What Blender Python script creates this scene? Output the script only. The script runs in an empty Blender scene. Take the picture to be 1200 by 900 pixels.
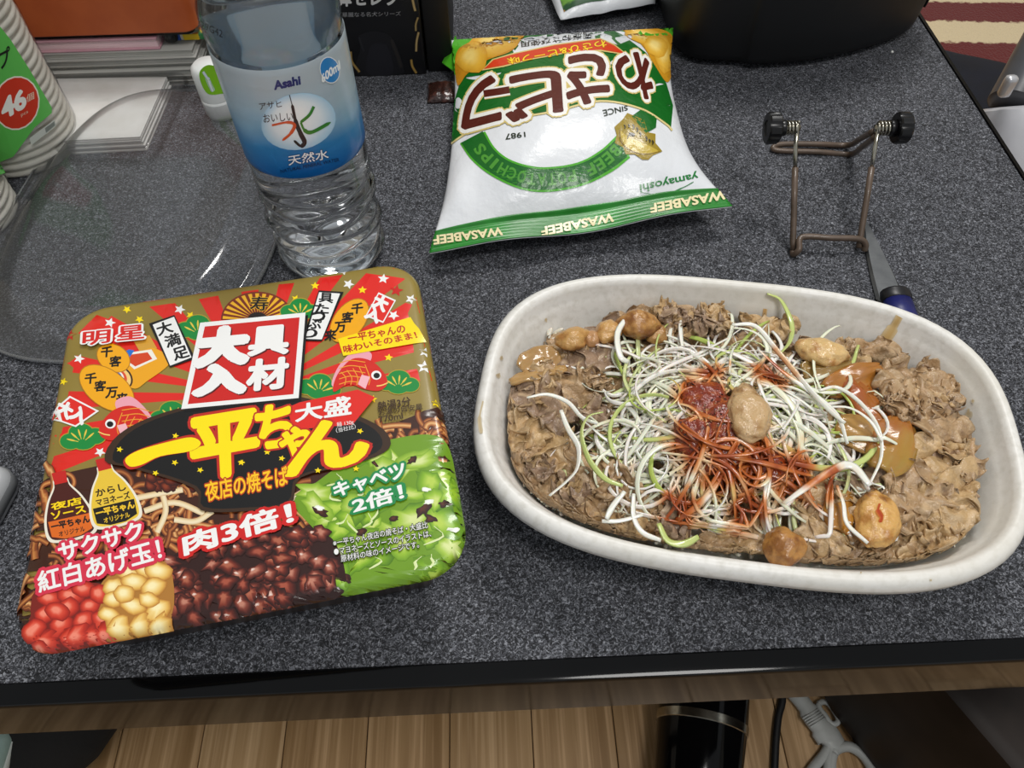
import bpy, bmesh, math, random
import numpy as np
from mathutils import Vector, Matrix, noise
from mathutils.bvhtree import BVHTree

# ------------------------------------------------------------------ camera, world, lamp, exposure
noise.seed_set(7)
scene = bpy.context.scene
COL = scene.collection
FPX = 920.0
CAM = np.array([0.0, 0.0, 0.36007])
_p, _r, _w = 0.94516, -0.0189, -0.02592
_f = np.array([0, math.cos(_p), -math.sin(_p)]); _rt = np.array([1.0, 0, 0]); _up = np.cross(_rt, _f)
_rt2 = math.cos(_r) * _rt + math.sin(_r) * _up
_up2 = -math.sin(_r) * _rt + math.cos(_r) * _up
_Z = np.array([[math.cos(_w), -math.sin(_w), 0], [math.sin(_w), math.cos(_w), 0], [0, 0, 1]])
CM = (_Z @ np.c_[_rt2, _up2, _f]).T           # rows: right, up, forward
cd = bpy.data.cameras.new('camera'); cam = bpy.data.objects.new('camera', cd); COL.objects.link(cam)
cd.sensor_width = 36; cd.lens = 36 * FPX / 1200; cd.clip_start = 0.01; cd.clip_end = 50
m4 = Matrix.Identity(4)
for i in range(3):
    m4[i][0] = CM[0][i]; m4[i][1] = CM[1][i]; m4[i][2] = -CM[2][i]; m4[i][3] = CAM[i]
cam.matrix_world = m4
scene.camera = cam

world = bpy.data.worlds.new('room_light'); scene.world = world; world.use_nodes = True
world.node_tree.nodes['Background'].inputs[0].default_value = (0.93, 0.97, 1.0, 1)
world.node_tree.nodes['Background'].inputs[1].default_value = 0.40
for lx_, ly_, en_ in ((0.45, -0.42, 15), (0.45, 1.35, 23)):          # the two rings of the ceiling lighting
    ld = bpy.data.lights.new('ceiling_lamp', 'AREA'); ld.shape = 'DISK'; ld.size = 0.6; ld.energy = en_; ld.color = (1.0, 0.98, 0.95)
    lo = bpy.data.objects.new('ceiling_lamp', ld); COL.objects.link(lo); lo.location = (lx_, ly_, 1.95)
scene.view_settings.view_transform = 'Standard'; scene.view_settings.look = 'None'
scene.view_settings.exposure = 0.13; scene.view_settings.gamma = 1.0; scene.view_settings.use_curve_mapping = False
scene.cycles.use_denoising = True
scene.cycles.max_bounces = 14; scene.cycles.transmission_bounces = 12; scene.cycles.transparent_max_bounces = 16

# ------------------------------------------------------------------ helpers
def at(x, y, z=0.0):
    d = CM.T @ np.array([(x - 600) / FPX, (450 - y) / FPX, 1.0]); t = (z - CAM[2]) / d[2]
    return Vector(CAM + t * d)
def at_y(x, y, Y):
    d = CM.T @ np.array([(x - 600) / FPX, (450 - y) / FPX, 1.0]); t = (Y - CAM[1]) / d[1]
    return Vector(CAM + t * d)
def rays(P):
    P = np.asarray(P, float)
    return np.c_[(P[:, 0] - 600) / FPX, (450 - P[:, 1]) / FPX, np.ones(len(P))] @ CM
def project(W):
    q = (np.asarray(W) - CAM) @ CM.T
    return np.c_[600 + FPX * q[:, 0] / q[:, 2], 450 - FPX * q[:, 1] / q[:, 2]]
def lin(c):
    if isinstance(c, str):
        c = [int(c[i:i + 2], 16) / 255 for i in (1, 3, 5)]
        c = [x / 12.92 if x <= 0.04045 else ((x + 0.055) / 1.055) ** 2.4 for x in c]
    return tuple(c[:3]) + (1.0,)
def lerp(a, b, t): return a + (b - a) * t
def sstep(a, b, x):
    t = np.clip((np.asarray(x, float) - a) / (b - a), 0, 1); return t * t * (3 - 2 * t)

def pm(name, col, rough=0.5, metal=0.0, spec=0.5, coat=0.0, coat_rough=0.08, trans=0.0, ior=1.45, alpha=1.0,
       vary=(), bump=(), attr=False, sss=0.0, sheen=0.0, emit=None, coords='Object'):
    m = bpy.data.materials.new(name); m.use_nodes = True
    nt = m.node_tree; N = nt.nodes; L = nt.links
    b = N['Principled BSDF']
    b.inputs['Base Color'].default_value = lin(col)
    b.inputs['Roughness'].default_value = rough; b.inputs['Metallic'].default_value = metal
    b.inputs['Specular IOR Level'].default_value = spec; b.inputs['Coat Weight'].default_value = coat
    b.inputs['Coat Roughness'].default_value = coat_rough
    b.inputs['Transmission Weight'].default_value = trans; b.inputs['IOR'].default_value = ior
    b.inputs['Alpha'].default_value = alpha; b.inputs['Sheen Weight'].default_value = sheen
    if sss: b.inputs['Subsurface Weight'].default_value = sss; b.inputs['Subsurface Radius'].default_value = (0.004, 0.002, 0.001)
    if emit: b.inputs['Emission Color'].default_value = lin(emit[0]); b.inputs['Emission Strength'].default_value = emit[1]
    tc = N.new('ShaderNodeTexCoord')
    src = None
    if attr:
        a = N.new('ShaderNodeVertexColor'); a.layer_name = 'Col'; src = a.outputs['Color']
    for (sc, c2, lo_, hi_) in vary:
        n = N.new('ShaderNodeTexNoise'); n.inputs['Detail'].default_value = 4; L.new(tc.outputs[coords], n.inputs['Vector'])
        if isinstance(sc, tuple):
            mp = N.new('ShaderNodeMapping'); mp.inputs['Scale'].default_value = sc
            L.new(tc.outputs[coords], mp.inputs['Vector']); L.new(mp.outputs[0], n.inputs['Vector']); n.inputs['Scale'].default_value = 1
        else: n.inputs['Scale'].default_value = sc
        r = N.new('ShaderNodeMapRange'); r.inputs['From Min'].default_value = lo_; r.inputs['From Max'].default_value = hi_
        L.new(n.outputs['Fac'], r.inputs['Value'])
        x = N.new('ShaderNodeMix'); x.data_type = 'RGBA'; L.new(r.outputs[0], x.inputs['Factor'])
        if src is not None: L.new(src, x.inputs['A'])
        else: x.inputs['A'].default_value = lin(col)
        x.inputs['B'].default_value = lin(c2); src = x.outputs['Result']
    if src is not None: L.new(src, b.inputs['Base Color'])
    prev = None
    for (sc, st, dist) in bump:
        n = N.new('ShaderNodeTexNoise'); n.inputs['Detail'].default_value = 5
        if isinstance(sc, tuple):
            mp = N.new('ShaderNodeMapping'); mp.inputs['Scale'].default_value = sc
            L.new(tc.outputs[coords], mp.inputs['Vector']); L.new(mp.outputs[0], n.inputs['Vector']); n.inputs['Scale'].default_value = 1
        else:
            L.new(tc.outputs[coords], n.inputs['Vector']); n.inputs['Scale'].default_value = sc
        bp = N.new('ShaderNodeBump'); bp.inputs['Strength'].default_value = st; bp.inputs['Distance'].default_value = dist
        L.new(n.outputs['Fac'], bp.inputs['Height'])
        if prev is not None: L.new(prev, bp.inputs['Normal'])
        prev = bp.outputs[0]
    if prev is not None:
        L.new(prev, b.inputs['Normal'])
        if coat: L.new(prev, b.inputs['Coat Normal'])
    return m

def clear_plastic(name, tint=(1, 1, 1), refl=0.05, rough=0.03, haze=0.0, fac=1.0):
    """thin clear film: transparent with a fresnel gloss and a little haze"""
    m = bpy.data.materials.new(name); m.use_nodes = True; nt = m.node_tree; N = nt.nodes; L = nt.links
    for n in list(N):
        if n.type != 'OUTPUT_MATERIAL': N.remove(n)
    out = [n for n in N if n.type == 'OUTPUT_MATERIAL'][0]
    t = N.new('ShaderNodeBsdfTransparent'); t.inputs[0].default_value = (*tint, 1)
    g = N.new('ShaderNodeBsdfGlossy'); g.inputs['Roughness'].default_value = rough
    d = N.new('ShaderNodeBsdfDiffuse'); d.inputs[0].default_value = (0.8, 0.82, 0.84, 1)
    mx = N.new('ShaderNodeMixShader'); mx.inputs[0].default_value = haze; L.new(t.outputs[0], mx.inputs[1]); L.new(d.outputs[0], mx.inputs[2])
    fr = N.new('ShaderNodeFresnel'); fr.inputs[0].default_value = 1.5
    mu = N.new('ShaderNodeMath'); mu.operation = 'MULTIPLY_ADD'; mu.inputs[1].default_value = fac; mu.inputs[2].default_value = refl; mu.use_clamp = True
    L.new(fr.outputs[0], mu.inputs[0])
    m2 = N.new('ShaderNodeMixShader'); L.new(mu.outputs[0], m2.inputs[0]); L.new(mx.outputs[0], m2.inputs[1]); L.new(g.outputs[0], m2.inputs[2])
    L.new(m2.outputs[0], out.inputs[0])
    return m

def tag(o, label=None, cat=None, group=None, kind=None):
    if label: o['label'] = label
    if cat: o['category'] = cat
    if group: o['group'] = group
    if kind: o['kind'] = kind
    return o
def woff(o):
    v = Vector((0, 0, 0))
    while o is not None: v = v + o.location; o = o.parent
    return v
def thing(name, label, cat, loc, group=None):
    o = bpy.data.objects.new(name, None); o.empty_display_size = 0.02; COL.objects.link(o); o.location = Vector(loc)
    return tag(o, label, cat, group)
def mk(name, V, F, mat, parent=None, smooth=True, cols=None, loc=None):
    """one mesh object from world-space vertices"""
    V = np.asarray([tuple(v) for v in V] if not isinstance(V, np.ndarray) else V, float)
    if parent is not None: off = np.array(woff(parent))
    else:
        off = np.array(loc) if loc is not None else np.array([V[:, 0].mean(), V[:, 1].mean(), V[:, 2].min()])
    me = bpy.data.meshes.new(name); me.from_pydata((V - off).tolist(), [], [tuple(int(i) for i in f) for f in F]); me.update()
    if cols is not None:
        ca = me.color_attributes.new('Col', 'FLOAT_COLOR', 'POINT')
        ca.data.foreach_set('color', np.asarray(cols, np.float32).ravel())
    if smooth: me.polygons.foreach_set('use_smooth', [True] * len(me.polygons))
    if mat: me.materials.append(mat)
    o = bpy.data.objects.new(name, me); COL.objects.link(o)
    if parent is not None: o.parent = parent
    else: o.location = Vector(off)
    return o
def fixn(o):
    bm = bmesh.new(); bm.from_mesh(o.data); bmesh.ops.recalc_face_normals(bm, faces=bm.faces); bm.to_mesh(o.data); bm.free(); return o
def autos(o, ang=0.7):
    """smooth shading with sharp edges kept"""
    bm = bmesh.new(); bm.from_mesh(o.data)
    for e in bm.edges:
        if len(e.link_faces) == 2 and e.calc_face_angle(0) > ang: e.smooth = False
    for f in bm.faces: f.smooth = True
    bm.to_mesh(o.data); bm.free(); return o
def box_bm(size, bev=0.0, seg=2, M=None):
    bm = bmesh.new(); bmesh.ops.create_cube(bm, size=1.0)
    bmesh.ops.scale(bm, vec=Vector(size), verts=bm.verts)
    if bev: bmesh.ops.bevel(bm, geom=list(bm.edges), offset=bev, segments=seg, affect='EDGES', profile=0.5)
    if M is not None: bmesh.ops.transform(bm, matrix=M, verts=bm.verts)
    return bm
def from_bm(name, bm, mat, parent=None, sharp=0.6, loc=None):
    bm.verts.ensure_lookup_table()
    V = [v.co.copy() for v in bm.verts]; F = [[v.index for v in f.verts] for f in bm.faces]; bm.free()
    o = mk(name, V, F, mat, parent, True, loc=loc)
    return autos(o, sharp)
def box(name, c, size, mat, parent=None, bev=0.001, rz=0.0, seg=2, loc=None):
    return from_bm(name, box_bm(size, bev, seg, Matrix.Translation(Vector(c)) @ Matrix.Rotation(rz, 4, 'Z')), mat, parent, loc=loc)
def spline(P, n=8, closed=False):
    P = [Vector(p) for p in P]; out = []
    k = len(P)
    for i in range(k if closed else k - 1):
        a = P[(i - 1) % k] if (closed or i > 0) else P[0] * 2 - P[1]
        b = P[i]; c = P[(i + 1) % k]
        d = P[(i + 2) % k] if (closed or i + 2 < k) else P[-1] * 2 - P[-2]
        for j in range(n):
            t = j / n
            out.append(0.5 * ((2 * b) + (c - a) * t + (2 * a - 5 * b + 4 * c - d) * t * t + (3 * b - a - 3 * c + d) * t ** 3))
    if not closed: out.append(P[-1].copy())
    return out
def sweep(path, wid, thick, n=8, twist=None, up=Vector((0, 0, 1)), cap=True):
    """ellipse (wid x thick half axes, scalars or lists) along a path; returns V, F"""
    V = []; F = []; K = len(path); nrm = None
    for i, p in enumerate(path):
        t = (path[min(i + 1, K - 1)] - path[max(i - 1, 0)]).normalized()
        if nrm is None:
            nrm = up - t * up.dot(t)
            if nrm.length < 1e-4: nrm = Vector((1, 0, 0)) - t * t.x
        else: nrm = nrm - t * nrm.dot(t)
        nrm.normalize(); b = t.cross(nrm)
        a0 = twist[i] if twist is not None else 0.0
        nn = nrm * math.cos(a0) + b * math.sin(a0); bb = t.cross(nn)
        w = wid[i] if hasattr(wid, '__len__') else wid; h = thick[i] if hasattr(thick, '__len__') else thick
        for k in range(n):
            a = 2 * math.pi * k / n
            V.append(p + bb * (math.cos(a) * w) + nn * (math.sin(a) * h))
        if i:
            o = (i - 1) * n
            for k in range(n):
                F.append((o + k, o + (k + 1) % n, o + n + (k + 1) % n, o + n + k))
    if cap:
        F.append(tuple(range(n))[::-1]); F.append(tuple((K - 1) * n + k for k in range(n)))
    return V, F
def tube(name, path, r, mat, parent=None, n=10):
    V, F = sweep([Vector(p) for p in path], r, r, n); return mk(name, V, F, mat, parent)
def join(parts):
    V = []; F = []
    for v, f in parts:
        o = len(V); V += list(v); F += [tuple(i + o for i in x) for x in f]
    return V, F
def lathe(prof, n=48, c=(0, 0, 0), close=True):
    """profile [(r,z)] around vertical axis at c"""
    V = []; F = []
    for (r, z) in prof:
        for k in range(n):
            a = 2 * math.pi * k / n; V.append((c[0] + r * math.cos(a), c[1] + r * math.sin(a), c[2] + z))
    for i in range(len(prof) - 1):
        for k in range(n):
            F.append((i * n + k, i * n + (k + 1) % n, (i + 1) * n + (k + 1) % n, (i + 1) * n + k))
    if close:
        F.append(tuple(range(n))[::-1]); F.append(tuple((len(prof) - 1) * n + k for k in range(n)))
    return V, F
def xf(VF, M):
    return [M @ Vector(v) for v in VF[0]], VF[1]
def rings(outl, prof, cap0=True, cap1=True):
    """loft: outl(d) -> closed list of xy at inset d; prof [(d,z)]"""
    V = []; F = []; n = None
    for d, z in prof:
        o = outl(d); n = len(o); V += [(p[0], p[1], z) for p in o]
    for i in range(len(prof) - 1):
        for k in range(n): F.append((i * n + k, i * n + (k + 1) % n, (i + 1) * n + (k + 1) % n, (i + 1) * n + k))
    if cap0: F.append(tuple(range(n))[::-1])
    if cap1: F.append(tuple((len(prof) - 1) * n + k for k in range(n)))
    return V, F
def rrect(hx, hy, r, cx=0, cy=0, ang=0, seg=6):
    def outl(d):
        rr = max(r - d, 0.0005); out = []
        for (sx, sy, a0) in ((1, 1, 0), (-1, 1, 90), (-1, -1, 180), (1, -1, 270)):
            ccx = sx * (hx - d - rr); ccy = sy * (hy - d - rr)
            for j in range(seg + 1):
                a = math.radians(a0 + 90 * j / seg); x = ccx + rr * math.cos(a); y = ccy + rr * math.sin(a)
                out.append((cx + x * math.cos(ang) - y * math.sin(ang), cy + x * math.sin(ang) + y * math.cos(ang)))
        return out
    return outl
def fbm(v, H=1.0, o=3): return noise.fractal(Vector(v), H, 2.0, o)

# ------------------------------------------------------------------ flat print: coloured shapes laid on a surface
_tc = {}
def _inpoly(c, q):
    sg = 0
    for i in range(len(q)):
        a, b = q[i], q[(i + 1) % len(q)]; k = (b.x - a.x) * (c.y - a.y) - (b.y - a.y) * (c.x - a.x)
        if abs(k) < 1e-12: continue
        if sg and (k > 0) != (sg > 0): return False
        sg = 1 if k > 0 else -1
    return True
def txt2d(body, stroke=0.0):
    """filled text (built-in font) plus a stroke round its outline; points normalised to the plain text box"""
    if body not in _tc:
        c = bpy.data.curves.new('t', 'FONT'); c.body = body; c.size = 1; c.resolution_u = 3; c.align_x = 'CENTER'; c.space_line = 1.05
        o = bpy.data.objects.new('t', c); COL.objects.link(o)
        dg = bpy.context.evaluated_depsgraph_get(); me = bpy.data.meshes.new_from_object(o.evaluated_get(dg))
        bm = bmesh.new(); bm.from_mesh(me); bmesh.ops.remove_doubles(bm, verts=bm.verts, dist=1e-5); bmesh.ops.triangulate(bm, faces=bm.faces)
        bm.verts.ensure_lookup_table()
        P = np.array([(v.co.x, v.co.y) for v in bm.verts]).reshape(-1, 2); T = np.array([[v.index for v in f.verts] for f in bm.faces]).reshape(-1, 3)
        E = np.array([[v.index for v in e.verts] for e in bm.edges if len(e.link_faces) == 1]).reshape(-1, 2)
        bm.free(); COL.objects.unlink(o); bpy.data.objects.remove(o); bpy.data.curves.remove(c); bpy.data.meshes.remove(me)
        _tc[body] = (P, T, E)
    P, T, E = _tc[body]
    lo_, hi_ = P.min(0), P.max(0)
    if stroke > 0 and len(E):
        if (body, stroke) not in _tc:
            # union of the fill and a round-cornered stroke, without overlaps
            from mathutils.geometry import delaunay_2d_cdt
            pts = [Vector(p) for p in P]; fc = [tuple(int(i) for i in t) for t in T if abs(np.cross(P[t[1]] - P[t[0]], P[t[2]] - P[t[0]])) > 2e-6]
            for a, b in E:
                pa, pb = Vector(P[a]), Vector(P[b]); d = (pb - pa)
                if d.length < 1e-6: continue
                d.normalize(); nn = Vector((-d.y, d.x)) * stroke; k = len(pts); pts += [pa - nn, pb - nn, pb + nn, pa + nn]; fc.append((k, k + 1, k + 2, k + 3))
            for u in np.unique(E):
                k = len(pts); pts += [Vector(P[u]) + Vector((math.cos(q * math.pi / 3 + .2), math.sin(q * math.pi / 3 + .2))) * stroke for q in range(6)]; fc.append(tuple(range(k, k + 6)))
            r = delaunay_2d_cdt(pts, [], fc, 1, 1e-5)
            _tc[(body, stroke)] = (np.array([tuple(p) for p in r[0]]), np.array([f for f, of in zip(r[2], r[5]) if len(f) == 3 and any(_inpoly((r[0][f[0]] + r[0][f[1]] + r[0][f[2]]) / 3, [pts[i] for i in fc[k]]) for k in of)]))
        P, T = _tc[(body, stroke)]
    return (P - lo_) / np.maximum(hi_ - lo_, 1e-6), T

class Print:
    """collects 2-D shapes drawn in the photograph's frame and lays them on a real surface (hit: frame point -> surface point at height h)"""
    def __init__(s, parent, place, mat, maxe=14.0, h0=0.00004, dh=0.000004):
        s.parent, s.place, s.mat, s.maxe, s.h, s.dh = parent, place, mat, maxe, h0, dh
        s.P = []; s.T = []; s.C = []; s.H = []; s.n = 0; s.name = 'print'; s.h0 = h0; s.keep = False
    def begin(s, name, lvl=None):
        s.flush(); s.name = name
        if lvl is not None: s.h = s.h0 + lvl * s.dh
    def up(s, k=1): s.h += s.dh * k
    def tris(s, P, T, col, h=None, up=True):
        P = np.asarray(P, float); T = np.asarray(T, int)
        C = np.tile(lin(col), (len(P), 1)) if not isinstance(col, np.ndarray) else col
        a_ = P[T[:, 1]] - P[T[:, 0]]; b_ = P[T[:, 2]] - P[T[:, 0]]; fl_ = a_[:, 0] * b_[:, 1] - a_[:, 1] * b_[:, 0] > 0
        T = np.where(fl_[:, None], T[:, ::-1], T)
        # split long edges so the print follows the surface
        for _ in range(6):
            e = np.stack([np.linalg.norm(P[T[:, i]] - P[T[:, (i + 1) % 3]], axis=1) for i in range(3)], 1)
            long = e.max(1) > s.maxe
            if not long.any(): break
            idx = np.where(long)[0]; k = e[idx].argmax(1); a = T[idx, k]; b = T[idx, (k + 1) % 3]; c = T[idx, (k + 2) % 3]
            key = np.sort(np.c_[a, b], 1); uq, inv = np.unique(key, axis=0, return_inverse=True); inv = inv.ravel()
            m = inv + len(P); P = np.r_[P, (P[uq[:, 0]] + P[uq[:, 1]]) / 2]; C = np.r_[C, (C[uq[:, 0]] + C[uq[:, 1]]) / 2]
            T = np.r_[T[~long], np.c_[a, m, c], np.c_[m, b, c]]
        s.P.append(P); s.T.append(T + s.n); s.C.append(C); s.H.append(np.full(len(P), s.h if h is None else h)); s.n += len(P)
        if up and h is None: s.h += s.dh
    def poly(s, pts, col, h=None):
        from mathutils.geometry import tessellate_polygon
        V = [Vector((p[0], p[1], 0)) for p in pts]
        s.tris([(p[0], p[1]) for p in pts], tessellate_polygon([V]), col, h)
    def curve(s, pts, col, n=6, h=None):
        s.poly([(p.x, p.y) for p in spline([(a, b, 0) for a, b in pts], n, True)], col, h)
    def ell(s, c, rx, ry, col, rot=0, n=20, h=None, a0=0, a1=360):
        r = math.radians(rot); pts = []
        for i in range(n + (a1 - a0 < 360)):
            a = math.radians(a0 + (a1 - a0) * i / n); x = rx * math.cos(a); y = ry * math.sin(a)
            pts.append((c[0] + x * math.cos(r) - y * math.sin(r), c[1] + x * math.sin(r) + y * math.cos(r)))
        s.poly(pts, col, h)
    def blob(s, c, rx, ry, cols, rot=0, n=14, h=None, wob=0.1, hi=(-0.3, -0.35)):
        """shaded lump of a printed picture: rings of colour from the lit middle to the edge"""
        r = math.radians(rot); P = [(c[0] + rx * hi[0] * .6, c[1] + ry * hi[1] * .6)]; C = [lin(cols[0])]; T = []
        ws = [1 + random.uniform(-wob, wob) for _ in range(n)]
        fr = np.linspace(0.25, 1, len(cols))
        for j, cc in enumerate(cols):
            f = fr[j]; o = (1 - f) * 0.6
            for i in range(n):
                a = 2 * math.pi * i / n; x = rx * (f * ws[i] * math.cos(a)); y = ry * f * ws[i] * math.sin(a)
                P.append((c[0] + x * math.cos(r) - y * math.sin(r) + rx * hi[0] * o, c[1] + x * math.sin(r) + y * math.cos(r) + ry * hi[1] * o)); C.append(lin(cc))
        for i in range(n): T.append((0, 1 + i, 1 + (i + 1) % n))
        for j in range(len(cols) - 1):
            for i in range(n):
                a = 1 + j * n + i; b = 1 + j * n + (i + 1) % n; T += [(a, b, b + n), (a, b + n, a + n)]
        s.tris(P, T, np.array(C), h)
    def ribbon(s, pts, w, cols, h=None, n=6):
        """stroke with colours across its width"""
        pp = spline([(a, b, 0) for a, b in pts], n); k = len(cols); P = []; C = []; T = []
        for i, p in enumerate(pp):
            t = (pp[min(i + 1, len(pp) - 1)] - pp[max(i - 1, 0)]).normalized(); nn = Vector((-t.y, t.x, 0))
            ww = w[min(int(i / n), len(w) - 1)] if hasattr(w, '__len__') else w
            for j in range(k):
                q = p + nn * ww * (j / (k - 1) - 0.5); P.append((q.x, q.y)); C.append(lin(cols[j]))
            if i:
                for j in range(k - 1):
                    a = (i - 1) * k + j; T += [(a, a + 1, a + k + 1), (a, a + k + 1, a + k)]
        s.tris(P, T, np.array(C), h)
    def star(s, c, r, col, rot=0, sq=0.85):
        s.poly([(c[0] + (r if i % 2 == 0 else r * .45) * math.cos(math.radians(rot - 90 + 36 * i)), c[1] + sq * (r if i % 2 == 0 else r * .45) * math.sin(math.radians(rot - 90 + 36 * i))) for i in range(10)], col)
    def text(s, body, quad, layers):
        """quad: frame corners of the text box TL TR BR BL; layers [(stroke, colour)] from back to front"""
        TL, TR, BR, BL = [np.array(q, float) for q in quad]; hs = s.h
        for st, col in layers:
            Q, T = txt2d(body, st); u = Q[:, :1]; v = 1 - Q[:, 1:]
            P = (1 - v) * ((1 - u) * TL + u * TR) + v * ((1 - u) * BL + u * BR); s.tris(P, T, col)
        if s.keep: s.h = hs
    def flush(s):
        if s.n:
            P = np.concatenate(s.P); H = np.concatenate(s.H)
            W = s.place(P, H); o = mk(s.name, W, np.concatenate(s.T), s.mat, s.parent, True, np.concatenate(s.C))
            s.P = []; s.T = []; s.C = []; s.H = []; s.n = 0
            return o
def quad(x0, y0, x1, y1, dy=0.0, dx=0.0):
    """text box: left x0..x1, top y0, bottom y1 at the left end; dy = rise (px) of the right end, dx = lean of the bottom"""
    return [(x0, y0), (x1, y0 - dy), (x1 + dx, y1 - dy), (x0 + dx, y1)]
def rot180(q): return [q[2], q[3], q[0], q[1]]
# ------------------------------------------------------------------ setting: floor boards, table
FLZ = -0.42
wood = pm('oak_floor_board', '#a5845c', 0.38, vary=[((60, 3, 60), '#8a6a44', .38, .68), ((260, 6, 200), '#c3a077', .45, .75)], bump=[((300, 8, 100), .12, .0004)])
wood2 = pm('oak_floor_board_pale', '#b08f66', 0.38, vary=[((50, 3, 60), '#93734c', .38, .68), ((240, 5, 200), '#c9a87f', .45, .75)], bump=[((300, 8, 100), .12, .0004)])
sub = pm('floor_joint', '#4a3726', 0.8, vary=[(30, '#3a2b1e', .4, .6)])
fl = mk('floor', [(-1.5, -.6, FLZ - .004), (2.4, -.6, FLZ - .004), (2.4, 3, FLZ - .004), (-1.5, 3, FLZ - .004),
                  (-1.5, -.6, FLZ - .03), (2.4, -.6, FLZ - .03), (2.4, 3, FLZ - .03), (-1.5, 3, FLZ - .03)],
        [(0, 1, 2, 3), (7, 6, 5, 4), (0, 4, 5, 1), (1, 5, 6, 2), (2, 6, 7, 3), (3, 7, 4, 0)], sub, smooth=False, loc=(0, 0, FLZ))
tag(fl, kind='structure')
random.seed(5)
PW = 0.0765
pl_me = {}
def plank_mesh(ln, m):
    k = (round(ln, 3), m.name)
    if k not in pl_me:
        bm = box_bm((PW - .0009, ln - .0009, .004), .0006, 1); bm.verts.ensure_lookup_table()
        me = bpy.data.meshes.new('board'); bm.to_mesh(me); bm.free(); me.materials.append(m); pl_me[k] = me
    return pl_me[k]
for i in range(-16, 28):
    x = 0.0168 + PW * (i + .5); y = -.6 - random.choice([.03, .12, .2, .28, .36]) + .0
    if i == 0: y = -.6 + .1705 + .6 - .303 * 3
    while y < 2.6:
        ln = .606 if i != 0 else .303 * 2
        o = bpy.data.objects.new('board', plank_mesh(ln, random.choice([wood, wood, wood2]))); COL.objects.link(o); o.parent = fl
        o.location = (x, y + ln / 2, -.002); y += ln

# table: felt-like speckled grey top let into a glossy black frame
felt = bpy.data.materials.new('speckled_grey_top'); felt.use_nodes = True
def _felt():
    nt = felt.node_tree; N = nt.nodes; L = nt.links; b = N['Principled BSDF']; b.inputs['Roughness'].default_value = .72; b.inputs['Specular IOR Level'].default_value = .3
    tc = N.new('ShaderNodeTexCoord')
    def nz(sc, det=3, dist=0.0, rough=.6):
        n = N.new('ShaderNodeTexNoise'); n.inputs['Scale'].default_value = sc; n.inputs['Detail'].default_value = det; n.inputs['Distortion'].default_value = dist; n.inputs['Roughness'].default_value = rough
        L.new(tc.outputs['Object'], n.inputs['Vector']); return n.outputs['Fac']
    def mr(s, a, c, lo=0, hi=1):
        r = N.new('ShaderNodeMapRange'); r.inputs['From Min'].default_value = a; r.inputs['From Max'].default_value = c; r.inputs['To Min'].default_value = lo; r.inputs['To Max'].default_value = hi
        L.new(s, r.inputs['Value']); return r.outputs[0]
    def mix(f, A, B):
        x = N.new('ShaderNodeMix'); x.data_type = 'RGBA'; L.new(f, x.inputs['Factor'])
        for k, c in (('A', A), ('B', B)):
            if isinstance(c, str): x.inputs[k].default_value = lin(c)
            else: L.new(c, x.inputs[k])
        return x.outputs['Result']
    n1 = nz(430, 3, 2.2); n2 = nz(820, 2, 1.0); n3 = nz(240, 2, .5)
    c = mix(mr(n3, .36, .66), '#1f2024', '#34353a')
    c = mix(mr(n1, .50, .66), c, '#6c6e75')
    c = mix(mr(n2, .55, .68), c, '#94969d')
    c = mix(mr(n1, .46, .36), c, '#131417')
    L.new(c, b.inputs['Base Color'])
    bp = N.new('ShaderNodeBump'); bp.inputs['Strength'].default_value = .35; bp.inputs['Distance'].default_value = .0006; L.new(n1, bp.inputs['Height']); L.new(bp.outputs[0], b.inputs['Normal'])
_felt()
black_gloss = pm('glossy_black_lacquer', '#050506', 0.09, spec=.28, bump=[(25, .03, .001)], vary=[(8, '#0a0a0b', .4, .7)])
YF, XR, XL, YB = 0.1058, 0.3659, -0.62, 0.86
tb = thing('low_table', 'low table with a speckled grey top and glossy black edge', 'table', (-.12, .48, FLZ))
box('table_top', ((XL + XR) / 2, (YF + YB) / 2, -.012), (XR - XL, YB - YF, .024), felt, tb, bev=.0006)
def edge_bar(pts_prof, along, a0, a1, flip):
    V = []; n = len(pts_prof)
    for a in (a0, a1):
        for (o, z) in pts_prof:
            V.append((a, o, z) if along == 'x' else (o, a, z))
    F = [(i, (i + 1) % n, n + (i + 1) % n, n + i) for i in range(n)] + [tuple(range(n))[::-1], tuple(range(n, 2 * n))]
    return V, F
fp = [(YF + .0005, .0003), (YF - .0004, .0011), (YF - .0075, .0010), (YF - .0090, .0005), (YF - .0097, -.0007), (YF - .0099, -.0022), (YF - .0099, -.0465), (YF - .008, -.0485), (YF + .012, -.0485), (YF + .012, -.026), (YF + .0005, -.026)]
o = mk('front_edge', *edge_bar(fp, 'x', XL - .004, XR + .0045, 0), black_gloss, tb); fixn(o); autos(o, .5)
rp = [(XR - .0003, .0003), (XR + .0003, .001), (XR + .003, .0008), (XR + .0043, -.0008), (XR + .0045, -.0465), (XR + .003, -.0485), (XR - .012, -.0485), (XR - .012, -.026), (XR - .0003, -.026)]
o = mk('side_edge', *edge_bar(rp, 'y', YF, YB, 0), black_gloss, tb); fixn(o); autos(o, .5)
o = mk('side_edge', *edge_bar([(2 * (XL + XR) / 2 - a, z) for a, z in rp], 'y', YF, YB, 0), black_gloss, tb); fixn(o); autos(o, .5)
o = mk('back_edge', *edge_bar([(YF + YB - a, z) for a, z in fp], 'x', XL - .004, XR + .0045, 0), black_gloss, tb); fixn(o); autos(o, .5)
for lx in (XL + .06, XR - .06):
    for ly in (YB - .06, YF + .30):
        box('leg', (lx, ly, (FLZ - .026) / 2), (.05, .05, -FLZ - .026), black_gloss, tb, bev=.003)

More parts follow.
